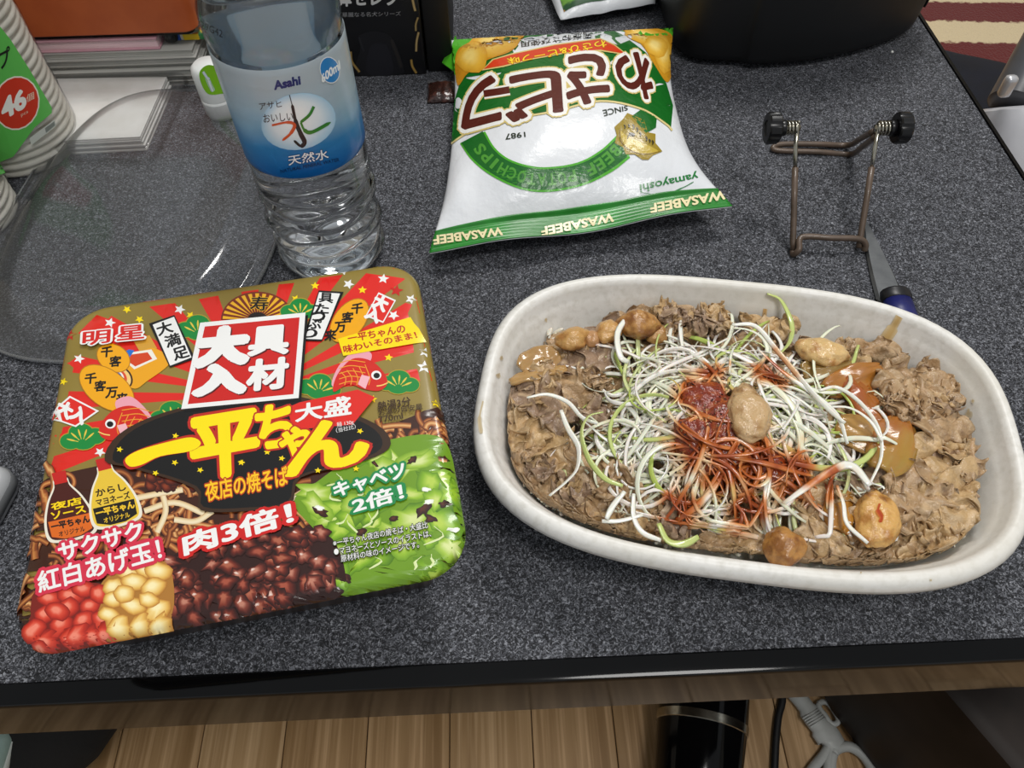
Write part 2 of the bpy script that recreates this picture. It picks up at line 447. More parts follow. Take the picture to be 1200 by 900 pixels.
wall_m = pm('cream_wallpaper', '#cfcabf', .9, vary=[(6, '#c8c3b7', .4, .6)], bump=[(90, .2, .002)])
for nm, c, sz in (('wall_back', (.45, 3.05, FLZ + 1.2), (3.9, .1, 2.4)), ('wall_right', (2.45, 1.2, FLZ + 1.2), (.1, 3.6, 2.4)), ('wall_left', (-1.55, 1.2, FLZ + 1.2), (.1, 3.6, 2.4))):
    tag(box(nm, c, sz, wall_m, bev=.002, loc=(c[0], c[1], FLZ)), kind='structure')
# ------------------------------------------------------------------ square noodle package
NP_C = (-0.1171, 0.2009); NP_A = 0.156; NP_H = 0.089; NP_R = 0.020; NP_Z = 0.060; NP_E = 0.005
print_gloss = pm('printed_film', '#ffffff', 0.30, spec=.5, attr=True, coat=.35, coat_rough=.12, bump=[(35, .10, .002)])
def lid_place(P, H):
    R = rays(P); t = (NP_Z - CAM[2]) / R[:, 2]; W = CAM + R * t[:, None]
    d = W[:, :2] - np.array(NP_C); c, s = math.cos(NP_A), math.sin(NP_A)
    u = d[:, 0] * c + d[:, 1] * s; v = -d[:, 0] * s + d[:, 1] * c
    return lid_pos(u, v, H)
def lid_pos(u, v, H):
    c, s = math.cos(NP_A), math.sin(NP_A); hh = NP_H - NP_R
    qx = np.abs(u) - hh; qy = np.abs(v) - hh
    for _ in range(1):
        ox = np.maximum(qx, 0); oy = np.maximum(qy, 0); l = np.hypot(ox, oy)
        k = np.where(l > NP_R, NP_R / np.maximum(l, 1e-9), 1.0)
        u = np.sign(u) * np.where(qx > 0, hh + ox * k, np.abs(u)); v = np.sign(v) * np.where(qy > 0, hh + oy * k, np.abs(v))
    qx = np.abs(u) - hh; qy = np.abs(v) - hh
    sd = np.hypot(np.maximum(qx, 0), np.maximum(qy, 0)) + np.minimum(np.maximum(qx, qy), 0) - NP_R
    di = np.clip(-sd, 0, None); e = NP_E
    x = np.clip(e - di, 0, e); drop = e - np.sqrt(np.maximum(e * e - x * x, 0))
    sag = 0.0
    z = NP_Z + H + sag - drop
    # lean the print a hair outwards on the rounded edge so it never sinks into the film
    k = 1 + np.where(di < e, H / 0.08, 0)
    return np.c_[NP_C[0] + (u * c - v * s) * k, NP_C[1] + (u * s + v * c) * k, z]
npk = thing('noodle_package', 'square instant noodle package with red and gold sunburst lid', 'noodle package', (NP_C[0], NP_C[1], 0))
gold_film = pm('gold_film', '#94803a', 0.36, metal=.0, coat=.3, coat_rough=.15, vary=[(20, '#8a7632', .4, .7)], bump=[(35, .10, .002)])
tub_mat = pm('dark_printed_side', '#2a1a10', 0.3, coat=.3, vary=[(90, '#5a3a1a', .5, .75), (60, '#1a2a10', .55, .8)], bump=[((30, 30, 160), .25, .001)])
white_tub = pm('white_foam_tub', '#d9d6cf', 0.5, vary=[(40, '#cfcbc2', .4, .6)])
# lid film: fine rounded square with the print's own sag
def _lid():
    V = []; F = []; n = 48
    outl = rrect(NP_H, NP_H, NP_R, seg=11)
    ds = [0, .0002, .0007, .0016, .003, .005, .009, .014, .0195]
    base = outl(0)
    N = len(base)
    R0 = []
    for d in ds: R0.append(outl(d))
    for f in (.75, .5, .25): R0.append([(x * f, y * f) for x, y in outl(.0195)])
    allp = [p for r in R0 for p in r] + [(0, 0)]
    A = np.array(allp); W = lid_pos(A[:, 0], A[:, 1], np.zeros(len(A)))
    for i in range(len(R0) - 1):
        for k in range(N): F.append((i * N + k, i * N + (k + 1) % N, (i + 1) * N + (k + 1) % N, (i + 1) * N + k))
    o = (len(R0) - 1) * N
    for k in range(N): F.append((o + k, o + (k + 1) % N, len(R0) * N))
    # skirt
    sk = rrect(NP_H, NP_H, NP_R, NP_C[0], NP_C[1], NP_A, 11)
    W = W.tolist(); b0 = len(W); W += [(x, y, .0515) for x, y in sk(.0012)]
    for k in range(N): F.append((b0 + k, b0 + (k + 1) % N, (k + 1) % N, k))
    return W, F
lid = mk('lid_film', *_lid(), gold_film, npk); fixn(lid)
sk = rrect(NP_H, NP_H, NP_R, NP_C[0], NP_C[1], NP_A, 11)
o = mk('tub', *rings(sk, [(.022, 0), (.0195, .0005), (.0185, .002), (.008, .044), (.0045, .047), (.0022, .049), (.0012, .0515), (.004, .0545), (.02, .0545)]), tub_mat, npk); autos(o, .6)

random.seed(11)
pr = Print(lid, lid_place, print_gloss, maxe=16)
RED = '#e2271c'; GOLDC = '#8a7430'; YEL = '#ffe000'; WHT = '#f4f4f2'; BLK = '#0d0b0a'
# sunburst rays
pr.begin('printed_sunburst')
cc = (296, 462)
for i_, (a, b) in enumerate([((78, 386), (107, 357)), ((158, 345), (192, 340)), ((224, 335), (250, 330)), ((281, 325), (304, 322)), ((331, 315), (352, 313)), ((386, 306), (417, 302)), ((448, 300), (500, 308)),
             ((500, 340), (506, 364)), ((508, 386), (512, 406)), ((516, 428), (520, 444)), ((60, 410), (55, 433)), ((50, 458), (46, 482)), ((42, 506), (38, 526)), ((30, 545), (22, 572))]):
    pr.poly([a, b, cc], RED, h=pr.h - i_ * 1.5e-6)
pr.up()
# stars
def zA(x, y): return (40 + x / 4.5, 300 + y / 4.5)
def zB(x, y): return (260 + x / 4, 290 + y / 4)
def zC(x, y): return (10 + x / 3.1034, 480 + y / 3.1034)
def zD(x, y): return (260 + x / 3.46, 460 + y / 3.46)
for p in [zA(400, 352), zA(768, 282), zA(125, 555), zA(237, 542), zB(568, 107), zB(594, 172), zB(757, 147), zB(848, 68), zB(886, 243), zB(805, 318), zB(948, 560), zB(950, 490), zB(940, 803), zC(333, 155), zC(112, 180), zC(122, 110)]:
    pr.begin('printed_star'); pr.star(p, 7 if p not in (zB(948, 560),) else 9, WHT, random.uniform(0, 40))
for p in [zA(490, 283), zA(556, 335), zA(825, 313), zA(155, 662), zB(720, 75), zB(437, 180), zB(346, 241), zB(659, 200), zB(782, 517), zB(708, 711), zB(1000, 727)]:
    pr.begin('printed_star'); pr.star(p, 5.5, YEL, random.uniform(0, 40))
for p in [zA(188, 415), zB(818, 203)]: pr.begin('printed_star'); pr.star(p, 8.5, '#c91d16', 10)
# fan
pr.begin('printed_fan'); fc = (302, 375)
pr.ell(fc, 43, 33, '#7a2a10', a0=180, a1=360)
for i in range(15):
    a = 182 + i * 12; pr.poly([(fc[0] + 11 * math.cos(math.radians(a + 3)), fc[1] + 8 * math.sin(math.radians(a + 3)))] + [(fc[0] + 41 * math.cos(math.radians(a + k)), fc[1] + 31 * math.sin(math.radians(a + k))) for k in (0, 3, 6.5)], '#f2b51e', h=pr.h)
pr.up(); pr.ell(fc, 12, 9, '#1c0d08', a0=180, a1=360)
pr.text('寿', [(294, 348), (315, 348), (314, 364), (293, 364)], [(.05, '#e8b020'), (.02, BLK)])
# pine clusters
def pine(c, r, rot=0):
    pr.begin('printed_pine_sprig')
    for dx, dy, rr in ((-.75, .1, .62), (0, -.35, .72), (.75, .1, .62), (0, .15, .8)):
        a = math.radians(rot); x = dx * math.cos(a) - dy * math.sin(a); y = dx * math.sin(a) + dy * math.cos(a)
        pr.ell((c[0] + r * x, c[1] + r * y * .8), r * rr + 1, r * rr * .75 + 1, '#b79a2c', h=pr.h + dx * 1.2e-6 - rr * 2e-6)
        pr.ell((c[0] + r * x, c[1] + r * y * .8), r * rr, r * rr * .75, '#138a3a', h=pr.h + pr.dh + dx * 1.2e-6 - rr * 2e-6)
    pr.up(2)
    for k in (-60, -30, 0, 30, 60):
        a = math.radians(rot - 90 + k); p0 = (c[0] + r * .25 * math.cos(a), c[1] + r * (.3 + .2 * math.sin(a))); p1 = (c[0] + r * .95 * math.cos(a), c[1] + r * (.3 + .8 * math.sin(a)))
        pr.ribbon([p0, ((p0[0] + p1[0]) / 2, (p0[1] + p1[1]) / 2), p1], [.8, 2, .8], ['#e7c94a', '#e7c94a'], n=2)
for c, r, ro in [((232, 385), 19, 0), ((352, 364), 17, 0), ((374, 454), 19, 10), ((467, 449), 18, 5), ((203, 487), 20, -10), ((97, 513), 20, -15)]: pine(c, r, ro)
# mallet and oval gold coins
def coin(c, rx, ry, rot, s, tq):
    pr.begin('printed_gold_coin'); pr.ell(c, rx + 1, ry + 1, '#b97a10', rot, 28); pr.ell(c, rx, ry, '#f5ac12', rot, 28)
    for i, (ch, q) in enumerate(zip(s, tq)):
        pr.text(ch, [(q[0] - 6, q[1] - 6), (q[0] + 7, q[1] - 7), (q[0] + 6, q[1] + 5), (q[0] - 7, q[1] + 6)], [(.04, BLK)])
pr.begin('printed_mallet')
pr.poly([zA(520, 440), zA(610, 420), zA(650, 490), zA(560, 510)], '#d8a038')
pr.curve([zA(420, 595), zA(560, 510), zA(640, 490), zA(720, 560), zA(600, 660), zA(520, 700)], '#f0a81a')
pr.poly([zA(440, 520), zA(620, 495), zA(650, 545), zA(530, 600)], '#f3efe4'); pr.poly([zA(455, 530), zA(600, 510), zA(625, 545), zA(535, 585)], '#d8451b')
pr.poly([zA(445, 530), zA(500, 495), zA(530, 500), zA(500, 545)], '#1c6fd0')
pr.ell(zA(468, 645), 11, 14, '#3a2010', -35); pr.ell(zA(465, 645), 9.5, 12.5, '#f7cf80', -35); pr.ell(zA(455, 640), 7, 10, '#e05030', -35); pr.ell(zA(450, 638), 5, 7, '#f3efe4', -35); pr.ell(zA(448, 635), 3, 4.5, '#2060b0', -35)
coin(zA(420, 540), 20, 15, 30, '千客', [zA(385, 510), zA(430, 560)])
coin(zA(385, 700), 36, 21, 36, '千客万来', [zA(300, 650), zA(350, 690), zA(410, 725), zA(465, 755)])
coin(zB(598, 345), 29, 17, -52, '千客万来', [zB(635, 290), zB(590, 332), zB(555, 378), zB(510, 415)])
# red diamond plates
def plate(pts, t1, t2, w, ro):
    pr.begin('printed_red_plate'); c = np.mean(pts, 0); pr.poly(pts, WHT); pr.poly([tuple(c + (np.array(p) - c) * .88) for p in pts], RED)
    for ch, q in (('大', t1), ('入', t2)):
        co, si = math.cos(ro), math.sin(ro); f = lambda x, y: (q[0] + x * co - y * si, q[1] + x * si + y * co)
        pr.text(ch, [f(-w, -w), f(w, -w), f(w, w), f(-w, w)], [(.07, WHT)])
plate([zA(65, 850), zA(190, 740), zA(345, 820), zA(222, 905)], zA(165, 812), zA(240, 840), 8.5, .5)
plate([zB(735, 213), zB(817, 250), zB(757, 357), zB(673, 325)], zB(745, 262), zB(712, 315), 8, .45)
# fish
def fish(c, s, fl):
    pr.begin('printed_red_fish'); q = lambda x, y: (c[0] + fl * x * s, c[1] + y * s)
    pr.curve([q(-1.6, .55), q(-1.2, -.5), q(-.3, -1.35), q(.5, -1.15), q(.3, -.5), q(-.9, .5)], '#f0a5b4')
    pr.curve([q(-1.5, .9), q(-1.3, .0), q(-.5, -.85), q(.5, -.75), q(1.2, -.1), q(1.35, .5), q(.9, .85), q(.1, .75), q(-.7, .5)], '#d62418')
    for k in range(5):
        pr.ribbon([q(-1.1 + .32 * k, -.15 - .1 * k), q(-.85 + .32 * k, .15), q(-.9 + .32 * k, .55)], 1.0, ['#f0a030', '#f0a030']); pr.ribbon([q(-1.2, .5 - .28 * k), q(-.6, .35 - .28 * k), q(.2, .45 - .28 * k)], 1.0, ['#f0a030', '#f0a030'], h=None)
    pr.poly([q(.0, .0), q(.45, .1), q(.2, .75), q(-.2, .5)], '#f7b9c2'); pr.ell(q(.78, .02), .27 * s, .24 * s, WHT); pr.ell(q(.8, .04), .17 * s, .15 * s, BLK)
    pr.ribbon([q(.8, .6), q(1.1, .55), q(1.4, .42)], 1.4, ['#f7d070', '#f7d070'])
fish((424, 440), 22, 1); fish((148, 497), 23, -1)
# white upright name strips
def strip(pts, s, cen, w, hgt, ro):
    pr.begin('printed_white_strip'); c = np.mean(pts, 0); pr.poly(pts, BLK); pr.poly([tuple(c + (np.array(p) - c) * np.array([.84, .93])) for p in pts], WHT)
    for ch, q in zip(s, cen):
        co, si = math.cos(ro), math.sin(ro); f = lambda x, y: (q[0] + x * co - y * si, q[1] + x * si + y * co)
        pr.text(ch, [f(-w, -hgt), f(w, -hgt), f(w, hgt), f(-w, hgt)], [(.03, BLK)])
strip([zA(608, 360), zA(742, 315), zA(852, 545), zA(718, 592)], '大満足', [zA(690, 385), zA(733, 448), zA(775, 515)], 9, 7, -.3)
strip([zB(455, 205), zB(572, 212), zB(470, 443), zB(378, 440)], '具たっぷり', [zB(490, 240), zB(470, 290), zB(452, 328), zB(435, 362), zB(415, 405)], 8, 5.5, .08)
# yellow banner
pr.begin('printed_yellow_banner'); pr.poly([zB(545, 432), zB(885, 330), zB(952, 445), zB(570, 512)], YEL)
pr.text('一平ちゃんの', [zB(590, 415), zB(855, 365), zB(862, 402), zB(595, 450)], [(.03, '#c0201a')])
pr.text('味わいそのまま！', [zB(568, 465), zB(905, 398), zB(918, 428), zB(575, 500)], [(.03, '#c0201a')])
# noodles behind the lower half
pr.begin('printed_noodle_picture'); h0 = pr.h
pr.curve([(20, 590), (48, 565), (110, 548), (170, 540), (240, 560), (330, 548), (420, 512), (470, 494), (535, 486), (560, 640), (420, 720), (200, 750), (0, 790)], '#3d1a0b', 5)
for k in range(300):
    if k < 190: x = random.uniform(10, 250); y = random.uniform(570, 760); L = random.uniform(14, 34)
    elif k < 235: x = random.uniform(425, 530); y = random.uniform(500, 535) - .1 * (x - 470); L = random.uniform(12, 26)
    else: x = random.uniform(160, 380); y = random.uniform(545, 640); L = random.uniform(12, 28)
    if y < 572 - .06 * x and k < 190: continue
    if k >= 190 and k < 235 and y < 500: y += 8
    a = random.uniform(0, 6.28); pts = [(x, y)]; cv = random.uniform(-.9, .9)
    for j in range(4): a += cv; pts.append((pts[-1][0] + L / 3 * math.cos(a), pts[-1][1] + L / 3 * math.sin(a) * .9))
    c1, c2 = random.choice([('#a5592a', '#dc9a56'), ('#8f4a20', '#c98444'), ('#b26a34', '#ecb878'), ('#80401a', '#b8703a')])
    pr.ribbon(pts, random.uniform(6, 8.5), ['#4a1f10', c1, c2, c1, '#4a1f10'], h=h0 + pr.dh + 3e-6 * (k % 60), n=4)
pr.h = h0 + 12 * pr.dh + 3e-6 * 60
for pts in ([(170, 600), (205, 590), (240, 603)], [(185, 625), (195, 600), (190, 575)], [(160, 585), (185, 580), (215, 575)], [(335, 590), (355, 578), (372, 570)], [(205, 610), (230, 612), (250, 600)]):
    pr.ribbon(pts, 7, ['#c9a070', '#f0dcae', '#f4e6c4', '#d8b888'])
for k in range(14):
    pr.blob((random.uniform(175, 235), random.uniform(552, 572)), 9, 6, ['#8a3a1c', '#5a1c0c', '#2c0d06'], random.uniform(0, 90), wob=.25)
# sauce bottles
def sbottle(c, s, cols, cap, t1, t2, ro):
    co, si = math.cos(ro), math.sin(ro); q = lambda x, y: (c[0] + s * (x * co - y * si), c[1] + s * (x * si + y * co))
    pr.begin('printed_sauce_bottle')
    body = [(-.22, -1), (.22, -1), (.3, -.75), (.62, -.25), (.86, .45), (.82, 1.05), (.3, 1.2), (-.3, 1.2), (-.82, 1.05), (-.86, .45), (-.62, -.25), (-.3, -.75)]
    pr.curve([q(x * 1.12, y * 1.08) for x, y in body], '#f0ead8'); pr.curve([q(x, y) for x, y in body], cols[0])
    pr.poly([q(-.8, .42), q(.8, .42), q(.78, 1.0), q(.3, 1.17), q(-.3, 1.17), q(-.78, 1.0)], cols[1])
    pr.poly([q(-.27, -1.35), q(.27, -1.35), q(.25, -.9), q(-.25, -.9)], cap)
    def tt(b, x0, y0, x1, y1, L): pr.text(b, [q(x0, y0), q(x1, y0), q(x1, y1), q(x0, y1)], L)
    tt(t1[0], -.55, -.25, .6, .02, [(.03, cols[2])]); tt(t1[1], -.62, .1, .68, .36, [(.03, cols[2])])
    tt('一平ちゃん', -.72, .5, .75, .76, [(.05, cols[3])]); tt('オリジナル', -.5, .86, .5, 1.05, [(.02, cols[3])])
sbottle((79, 595), 31, ['#4a1408', '#e06a18', '#ffd800', BLK], '#c8201a', ('夜店', 'ソース'), None, -.22)
sbottle((131, 579), 31, ['#ecc63a', '#171005', '#231304', '#f3c62a'], '#c8201a', ('からし', 'マヨネーズ'), None, -.24)
# cabbage
pr.begin('printed_cabbage_picture'); h0 = pr.h
pr.curve([(345, 592), (372, 566), (430, 527), (470, 514), (510, 512), (528, 535), (545, 600), (560, 640), (520, 672), (440, 690), (395, 692), (384, 640)], '#6f9a1c', 4)
for k in range(46):
    x = random.uniform(365, 535); y = random.uniform(530, 675)
    if (x < 420 and y < 575 - .4 * (x - 350)) or (x > 500 and y < 528): continue
    c = random.choice([['#cfe07a', '#9cc534', '#6f9e1e'], ['#b9d552', '#86b524', '#5b8a16'], ['#dbe79a', '#aacb48', '#7aa622'], ['#9ac22e', '#72a01c', '#4c7a12']])
    pr.blob((x, y), random.uniform(12, 26), random.uniform(8, 18), c, random.uniform(-60, 60), h=h0 + pr.dh + 3e-6 * k, wob=.35, hi=(random.uniform(-.6, .6), random.uniform(-.6, .6)))
pr.h = h0 + 2 * pr.dh + 3e-6 * 46
for k in range(16): pr.ribbon([(x := random.uniform(380, 520), y := random.uniform(555, 660)), (x + random.uniform(-12, 12), y + random.uniform(5, 12)), (x + random.uniform(-18, 18), y + random.uniform(10, 22))], [.8, 2.4, 1], ['#e9f2c0', '#d6e69a'], n=3)
pr.up()
for c, r in [((376, 601), 9), ((425, 625), 8), ((498, 598), 12), ((462, 609), 5), ((483, 541), 6), ((520, 592), 6), ((405, 677), 6), ((440, 545), 4), ((505, 610), 7)]:
    pr.blob(c, r, r * .6, ['#5a2c18', '#3a160c', '#2a1008'], random.uniform(-40, 40), wob=.4)
pr.up()
for c in [(503, 590), (375, 597), (500, 575), (530, 620)]: pr.blob(c, 6, 2.5, ['#ffffff', '#e9f0d8'], random.uniform(-40, 20), wob=.3)
pr.up()
# meat
pr.begin('printed_meat_picture'); h0 = pr.h
pr.curve([(195, 665), (225, 640), (300, 620), (365, 622), (395, 640), (400, 690), (330, 722), (200, 745), (190, 700)], '#2e0f08', 4)
for k in range(95):
    x = random.uniform(200, 392); y = lerp(655, 735, random.random()) - .20 * (x - 200) + random.uniform(-6, 6)
    c = random.choice([['#b06248', '#7c2f1e', '#511a10', '#2c0c07'], ['#a8523c', '#6e2618', '#48160d', '#240a06'], ['#c2806a', '#8a4030', '#5a2015', '#2c0c07']])
    pr.blob((x, y), random.uniform(8, 14), random.uniform(7, 10), c, random.uniform(-30, 30), h=h0 + pr.dh + 3e-6 * k, wob=.34)
    if k % 2: pr.blob((x - 3, y - 3), 3, 1.5, ['#f0d8cc', '#c08a78'], random.uniform(-30, 30), h=h0 + pr.dh + 3e-6 * k + 1.5e-6, wob=.4, n=7)
pr.h = h0 + 2 * pr.dh + 3e-6 * 98
# puffs
pr.begin('printed_puff_picture'); h0 = pr.h
pr.curve([(40, 700), (75, 685), (130, 690), (150, 735), (110, 758), (50, 762)], '#7a1c10', 4); pr.curve([(118, 690), (150, 665), (195, 660), (206, 700), (195, 735), (140, 746), (120, 735)], '#b07830', 4)
k = 0
for (x, y) in [(60, 703), (85, 700), (100, 692), (55, 722), (82, 714), (108, 712), (74, 733), (100, 729), (122, 727), (60, 748), (88, 746), (115, 742), (45, 738), (118, 698), (128, 741), (70, 718), (96, 742), (52, 755)]:
    k += 1; pr.blob((x, y), random.uniform(12, 16), random.uniform(9, 11.5), ['#f58a72', '#dd4a33', '#c22e1c', '#8e1a10'], random.uniform(-35, 25), h=h0 + pr.dh + 3e-6 * k, wob=.1)
for (x, y) in [(135, 690), (152, 672), (172, 668), (188, 672), (136, 704), (160, 684), (182, 690), (158, 712), (130, 722), (188, 715), (145, 733), (168, 730), (176, 705), (148, 698), (190, 730)]:
    k += 1; pr.blob((x, y), random.uniform(12, 17), random.uniform(9, 12), ['#fff0b8', '#f7d98c', '#e8b85a', '#b9782c'], random.uniform(-35, 25), h=h0 + pr.dh + 3e-6 * k, wob=.1)
pr.h = h0 + 2 * pr.dh + 3e-6 * 36
# black brush patch and the big yellow name
pr.begin('printed_black_patch')
for g, c in ((1.06, '#3a2412'), (1.0, BLK)):
    pts = [(134, 541), (150, 512), (200, 488), (290, 468), (345, 470), (400, 487), (440, 506), (447, 528), (410, 545), (350, 560), (338, 590), (290, 597), (240, 596), (232, 572), (165, 550)]
    pr.curve([(290 + (x - 290) * g, 530 + (y - 530) * g) for x, y in pts], c, 4)
pr.poly([(338, 480), (352, 474), (420, 459), (440, 468), (414, 500), (344, 506)], RED)
for p in [zC(612, 103), zC(410, 152), zC(540, 238), zC(702, 227), zC(610, 200), zC(850, 200), zD(188, 250), zD(247, 275), zD(85, 292), zD(393, 324), zD(547, 317), zD(563, 165), zD(127, 72)]: pr.begin('printed_star'); pr.star(p, 4.2, YEL, random.uniform(0, 30))
pr.begin('printed_yellow_lettering')
for ch, q in [('平', [(224, 496), (303, 483), (302, 552), (231, 566)]), ('ち', [(302, 482), (343, 474), (343, 523), (303, 528)]), ('ゃ', [(329, 508), (364, 500), (362, 534), (331, 540)]), ('ん', [(348, 502), (420, 492), (434, 541), (336, 560)])]:
    pr.text(ch, q, [(.085, '#c0281a'), (.045, '#ffe600')])
bar = [(149, 540), (165, 530), (200, 520), (226, 515), (237, 522), (225, 531), (190, 537), (168, 547), (154, 549)]
pr.curve([(193 + (x - 193) * 1.05, 532 + (y - 532) * 1.18) for x, y in bar], '#c0281a', 4); pr.curve(bar, '#ffe600', 4)
pr.text('夜店の焼そば', [(241, 568), (337, 548), (339, 571), (244, 590)], [(.085, '#b8400e'), (.02, '#ffc81a')])
# red square with the big white word
pr.begin('printed_red_square')
sq = [(236, 381), (359, 369), (351, 469), (214, 482)]; c = np.mean(sq, 0)
pr.poly([(x + 3, y + 3) for x, y in sq], BLK); pr.poly(sq, WHT); pr.poly([tuple(c + (np.array(p) - c) * .9) for p in sq], '#cf1f19')
for ch, q, st in [('大', [(238, 391), (290, 386), (288, 426), (232, 431)], .10), ('入', [(235, 434), (287, 428), (285, 461), (231, 465)], .10), ('具', [(296, 388), (339, 384), (337, 416), (293, 419)], .05), ('材', [(294, 426), (338, 422), (336, 456), (291, 460)], .05)]:
    pr.text(ch, [(x + 1.5, y + 1.5) for x, y in q], [(st, '#5a0c08')]); pr.text(ch, q, [(st, WHT)])
# remaining lettering
pr.begin('printed_maker_lettering')
pr.text('明', [(100, 392), (131, 389), (130, 404), (99, 408)], [(.10, WHT), (.025, '#d8231b')]); pr.text('星', [(140, 386), (170, 383), (170, 399), (139, 402)], [(.10, WHT), (.025, '#d8231b')])
pr.begin('printed_size_lettering'); pr.text('大盛', [(347, 478), (411, 466), (412, 488), (348, 497)], [(.03, WHT)])
pr.text('麺 130g\n（当社比）', [(394, 498), (416, 494), (418, 505), (395, 510)], [(0, WHT)])
pr.begin('printed_water_lettering'); pr.text('熱湯3分', [(443, 474), (481, 467), (482, 478), (444, 485)], [(.02, '#3a2408')]); pr.text('お湯の目安量', [(444, 484), (495, 475), (496, 482), (445, 490)], [(.01, '#3a2408')]); pr.text('770ml', [(444, 491), (472, 486), (473, 493), (445, 498)], [(.01, '#3a2408')])
pr.begin('printed_puff_lettering')
A1 = [(70, 640), (166, 613), (171, 632), (74, 660)]; A2 = [(46, 673), (187, 633), (192, 657), (49, 697)]
pr.text('サクサク', A1, [(.17, '#d8304a')]); pr.text('紅白あげ玉！', A2, [(.19, '#d8304a')]); pr.text('サクサク', A1, [(.03, WHT)]); pr.text('紅白あげ玉！', A2, [(.025, WHT)])
pr.begin('printed_meat_lettering'); pr.text('肉3倍！', [(216, 629), (340, 591), (345, 615), (219, 653)], [(.16, '#d01e1a'), (.035, WHT)])
pr.begin('printed_cabbage_lettering')
B1 = [(391, 570), (473, 544), (476, 562), (394, 586)]; B2 = [(413, 587), (470, 569), (474, 587), (416, 604)]
pr.text('キャベツ', B1, [(.17, '#1a8a4a')]); pr.text('2倍！', B2, [(.17, '#1a8a4a')]); pr.text('キャベツ', B1, [(.035, WHT)]); pr.text('2倍！', B2, [(.03, WHT)])
pr.begin('printed_note_lettering')
for b, q in [('※一平ちゃん夜店の焼そば・大盛比', [(391, 635), (501, 613), (502, 621), (392, 643)]), ('●マヨネーズとソースのイラストは、', [(392, 645), (505, 623), (506, 631), (393, 653)]), ('原材料の味のイメージです。', [(400, 653), (491, 636), (492, 644), (401, 661)])]:
    pr.text(b, q, [(.10, '#20300c'), (.004, WHT)])
pr.flush()
# ------------------------------------------------------------------ chip bag
bag_print = pm('glossy_bag_film', '#f4f4f4', 0.30, spec=.45, attr=True, coat=.15, coat_rough=.12, bump=[(34, .55, .004), (110, .15, .002)])
bag_white = pm('white_bag_film', '#e9ebee', 0.30, spec=.45, coat=.15, coat_rough=.12, bump=[(34, .55, .004), (110, .15, .002)], vary=[(9, '#dfe2e6', .4, .7)])
_bl = [at(503, 297, .014), at(522, 225, .02), at(531, 150, .02), at(533, 90, .02), at(529, 47, .018)]
_br = [at(858, 242, .020), at(812, 185, .022), at(793, 130, .022), at(785, 80, .02), at(789, 33, .018)]
BL_ = np.array([tuple(p) for p in spline(_bl, 8)]); BR_ = np.array([tuple(p) for p in spline(_br, 8)])
_tl = np.linspace(0, 1, len(BL_))
def bag_pos(s, t, H=0.0, side=1.0):
    s = np.clip(s, 0, 1); t = np.clip(t, 0, 1)
    L = np.stack([np.interp(t, _tl, BL_[:, i]) for i in range(3)], 1); R = np.stack([np.interp(t, _tl, BR_[:, i]) for i in range(3)], 1)
    P = L + (R - L) * s[:, None]
    tt = np.clip((t - .075) / (.955 - .075), 0, 1)
    b = (np.clip(1 - np.abs(2 * s - 1) ** 2.4, 0, 1)) ** .72 * (np.clip(1 - np.abs(2 * tt - 1) ** 2.6, 0, 1)) ** .8
    wr = np.array([noise.noise(Vector((a * 7, c * 2.2, 3.1))) for a, c in zip(s, t)]) * .0035 * np.exp(-((t - .2) / .16) ** 2)
    wr += np.array([noise.noise(Vector((a * 4 + 5, c * 4, 1.7))) for a, c in zip(s, t)]) * .003
    wr += .0016 * np.sin(s * 40) * np.exp(-((t - .93) / .05) ** 2)
    P[:, 2] += side * (b * (.027 if side > 0 else .019)) + wr * np.where(b > 0.02, np.minimum(b * 3, 1), 0) * (1 if side > 0 else .3)
    crimp = 0
    P[:, 2] += crimp + .003 * np.sin(s * 9) * 4 * s * (1 - s) * np.exp(-(t / .1) ** 2)
    if side < 0: P[:, 2] = np.maximum(P[:, 2] - .0006, .0006)
    else: P[:, 2] = P[:, 2] + H
    return P
_NS, _NT = 150, 180
_S, _T = np.meshgrid(np.linspace(0, 1, _NS), np.linspace(0, 1, _NT)); _BG = bag_pos(_S.ravel(), _T.ravel()).reshape(_NT, _NS, 3)
_BP = project(_BG.reshape(-1, 3)).reshape(_NT, _NS, 2)
def _bag_lookup():
    from mathutils.kdtree import KDTree
    du = np.gradient(_BP, axis=1); dv = np.gradient(_BP, axis=0); det = du[..., 0] * dv[..., 1] - du[..., 1] * dv[..., 0]
    ok = det < 0; kd = KDTree(int(ok.sum()))
    for j, i in zip(*np.where(ok)): kd.insert((_BP[j, i, 0], _BP[j, i, 1], 0), int(j * _NS + i))
    kd.balance(); return kd, du, dv
_KD, _DU, _DV = _bag_lookup()
_nu = np.gradient(_BG, axis=1); _nv = np.gradient(_BG, axis=0); _BN = np.cross(_nu, _nv); _BN /= np.linalg.norm(_BN, axis=2)[..., None] + 1e-12
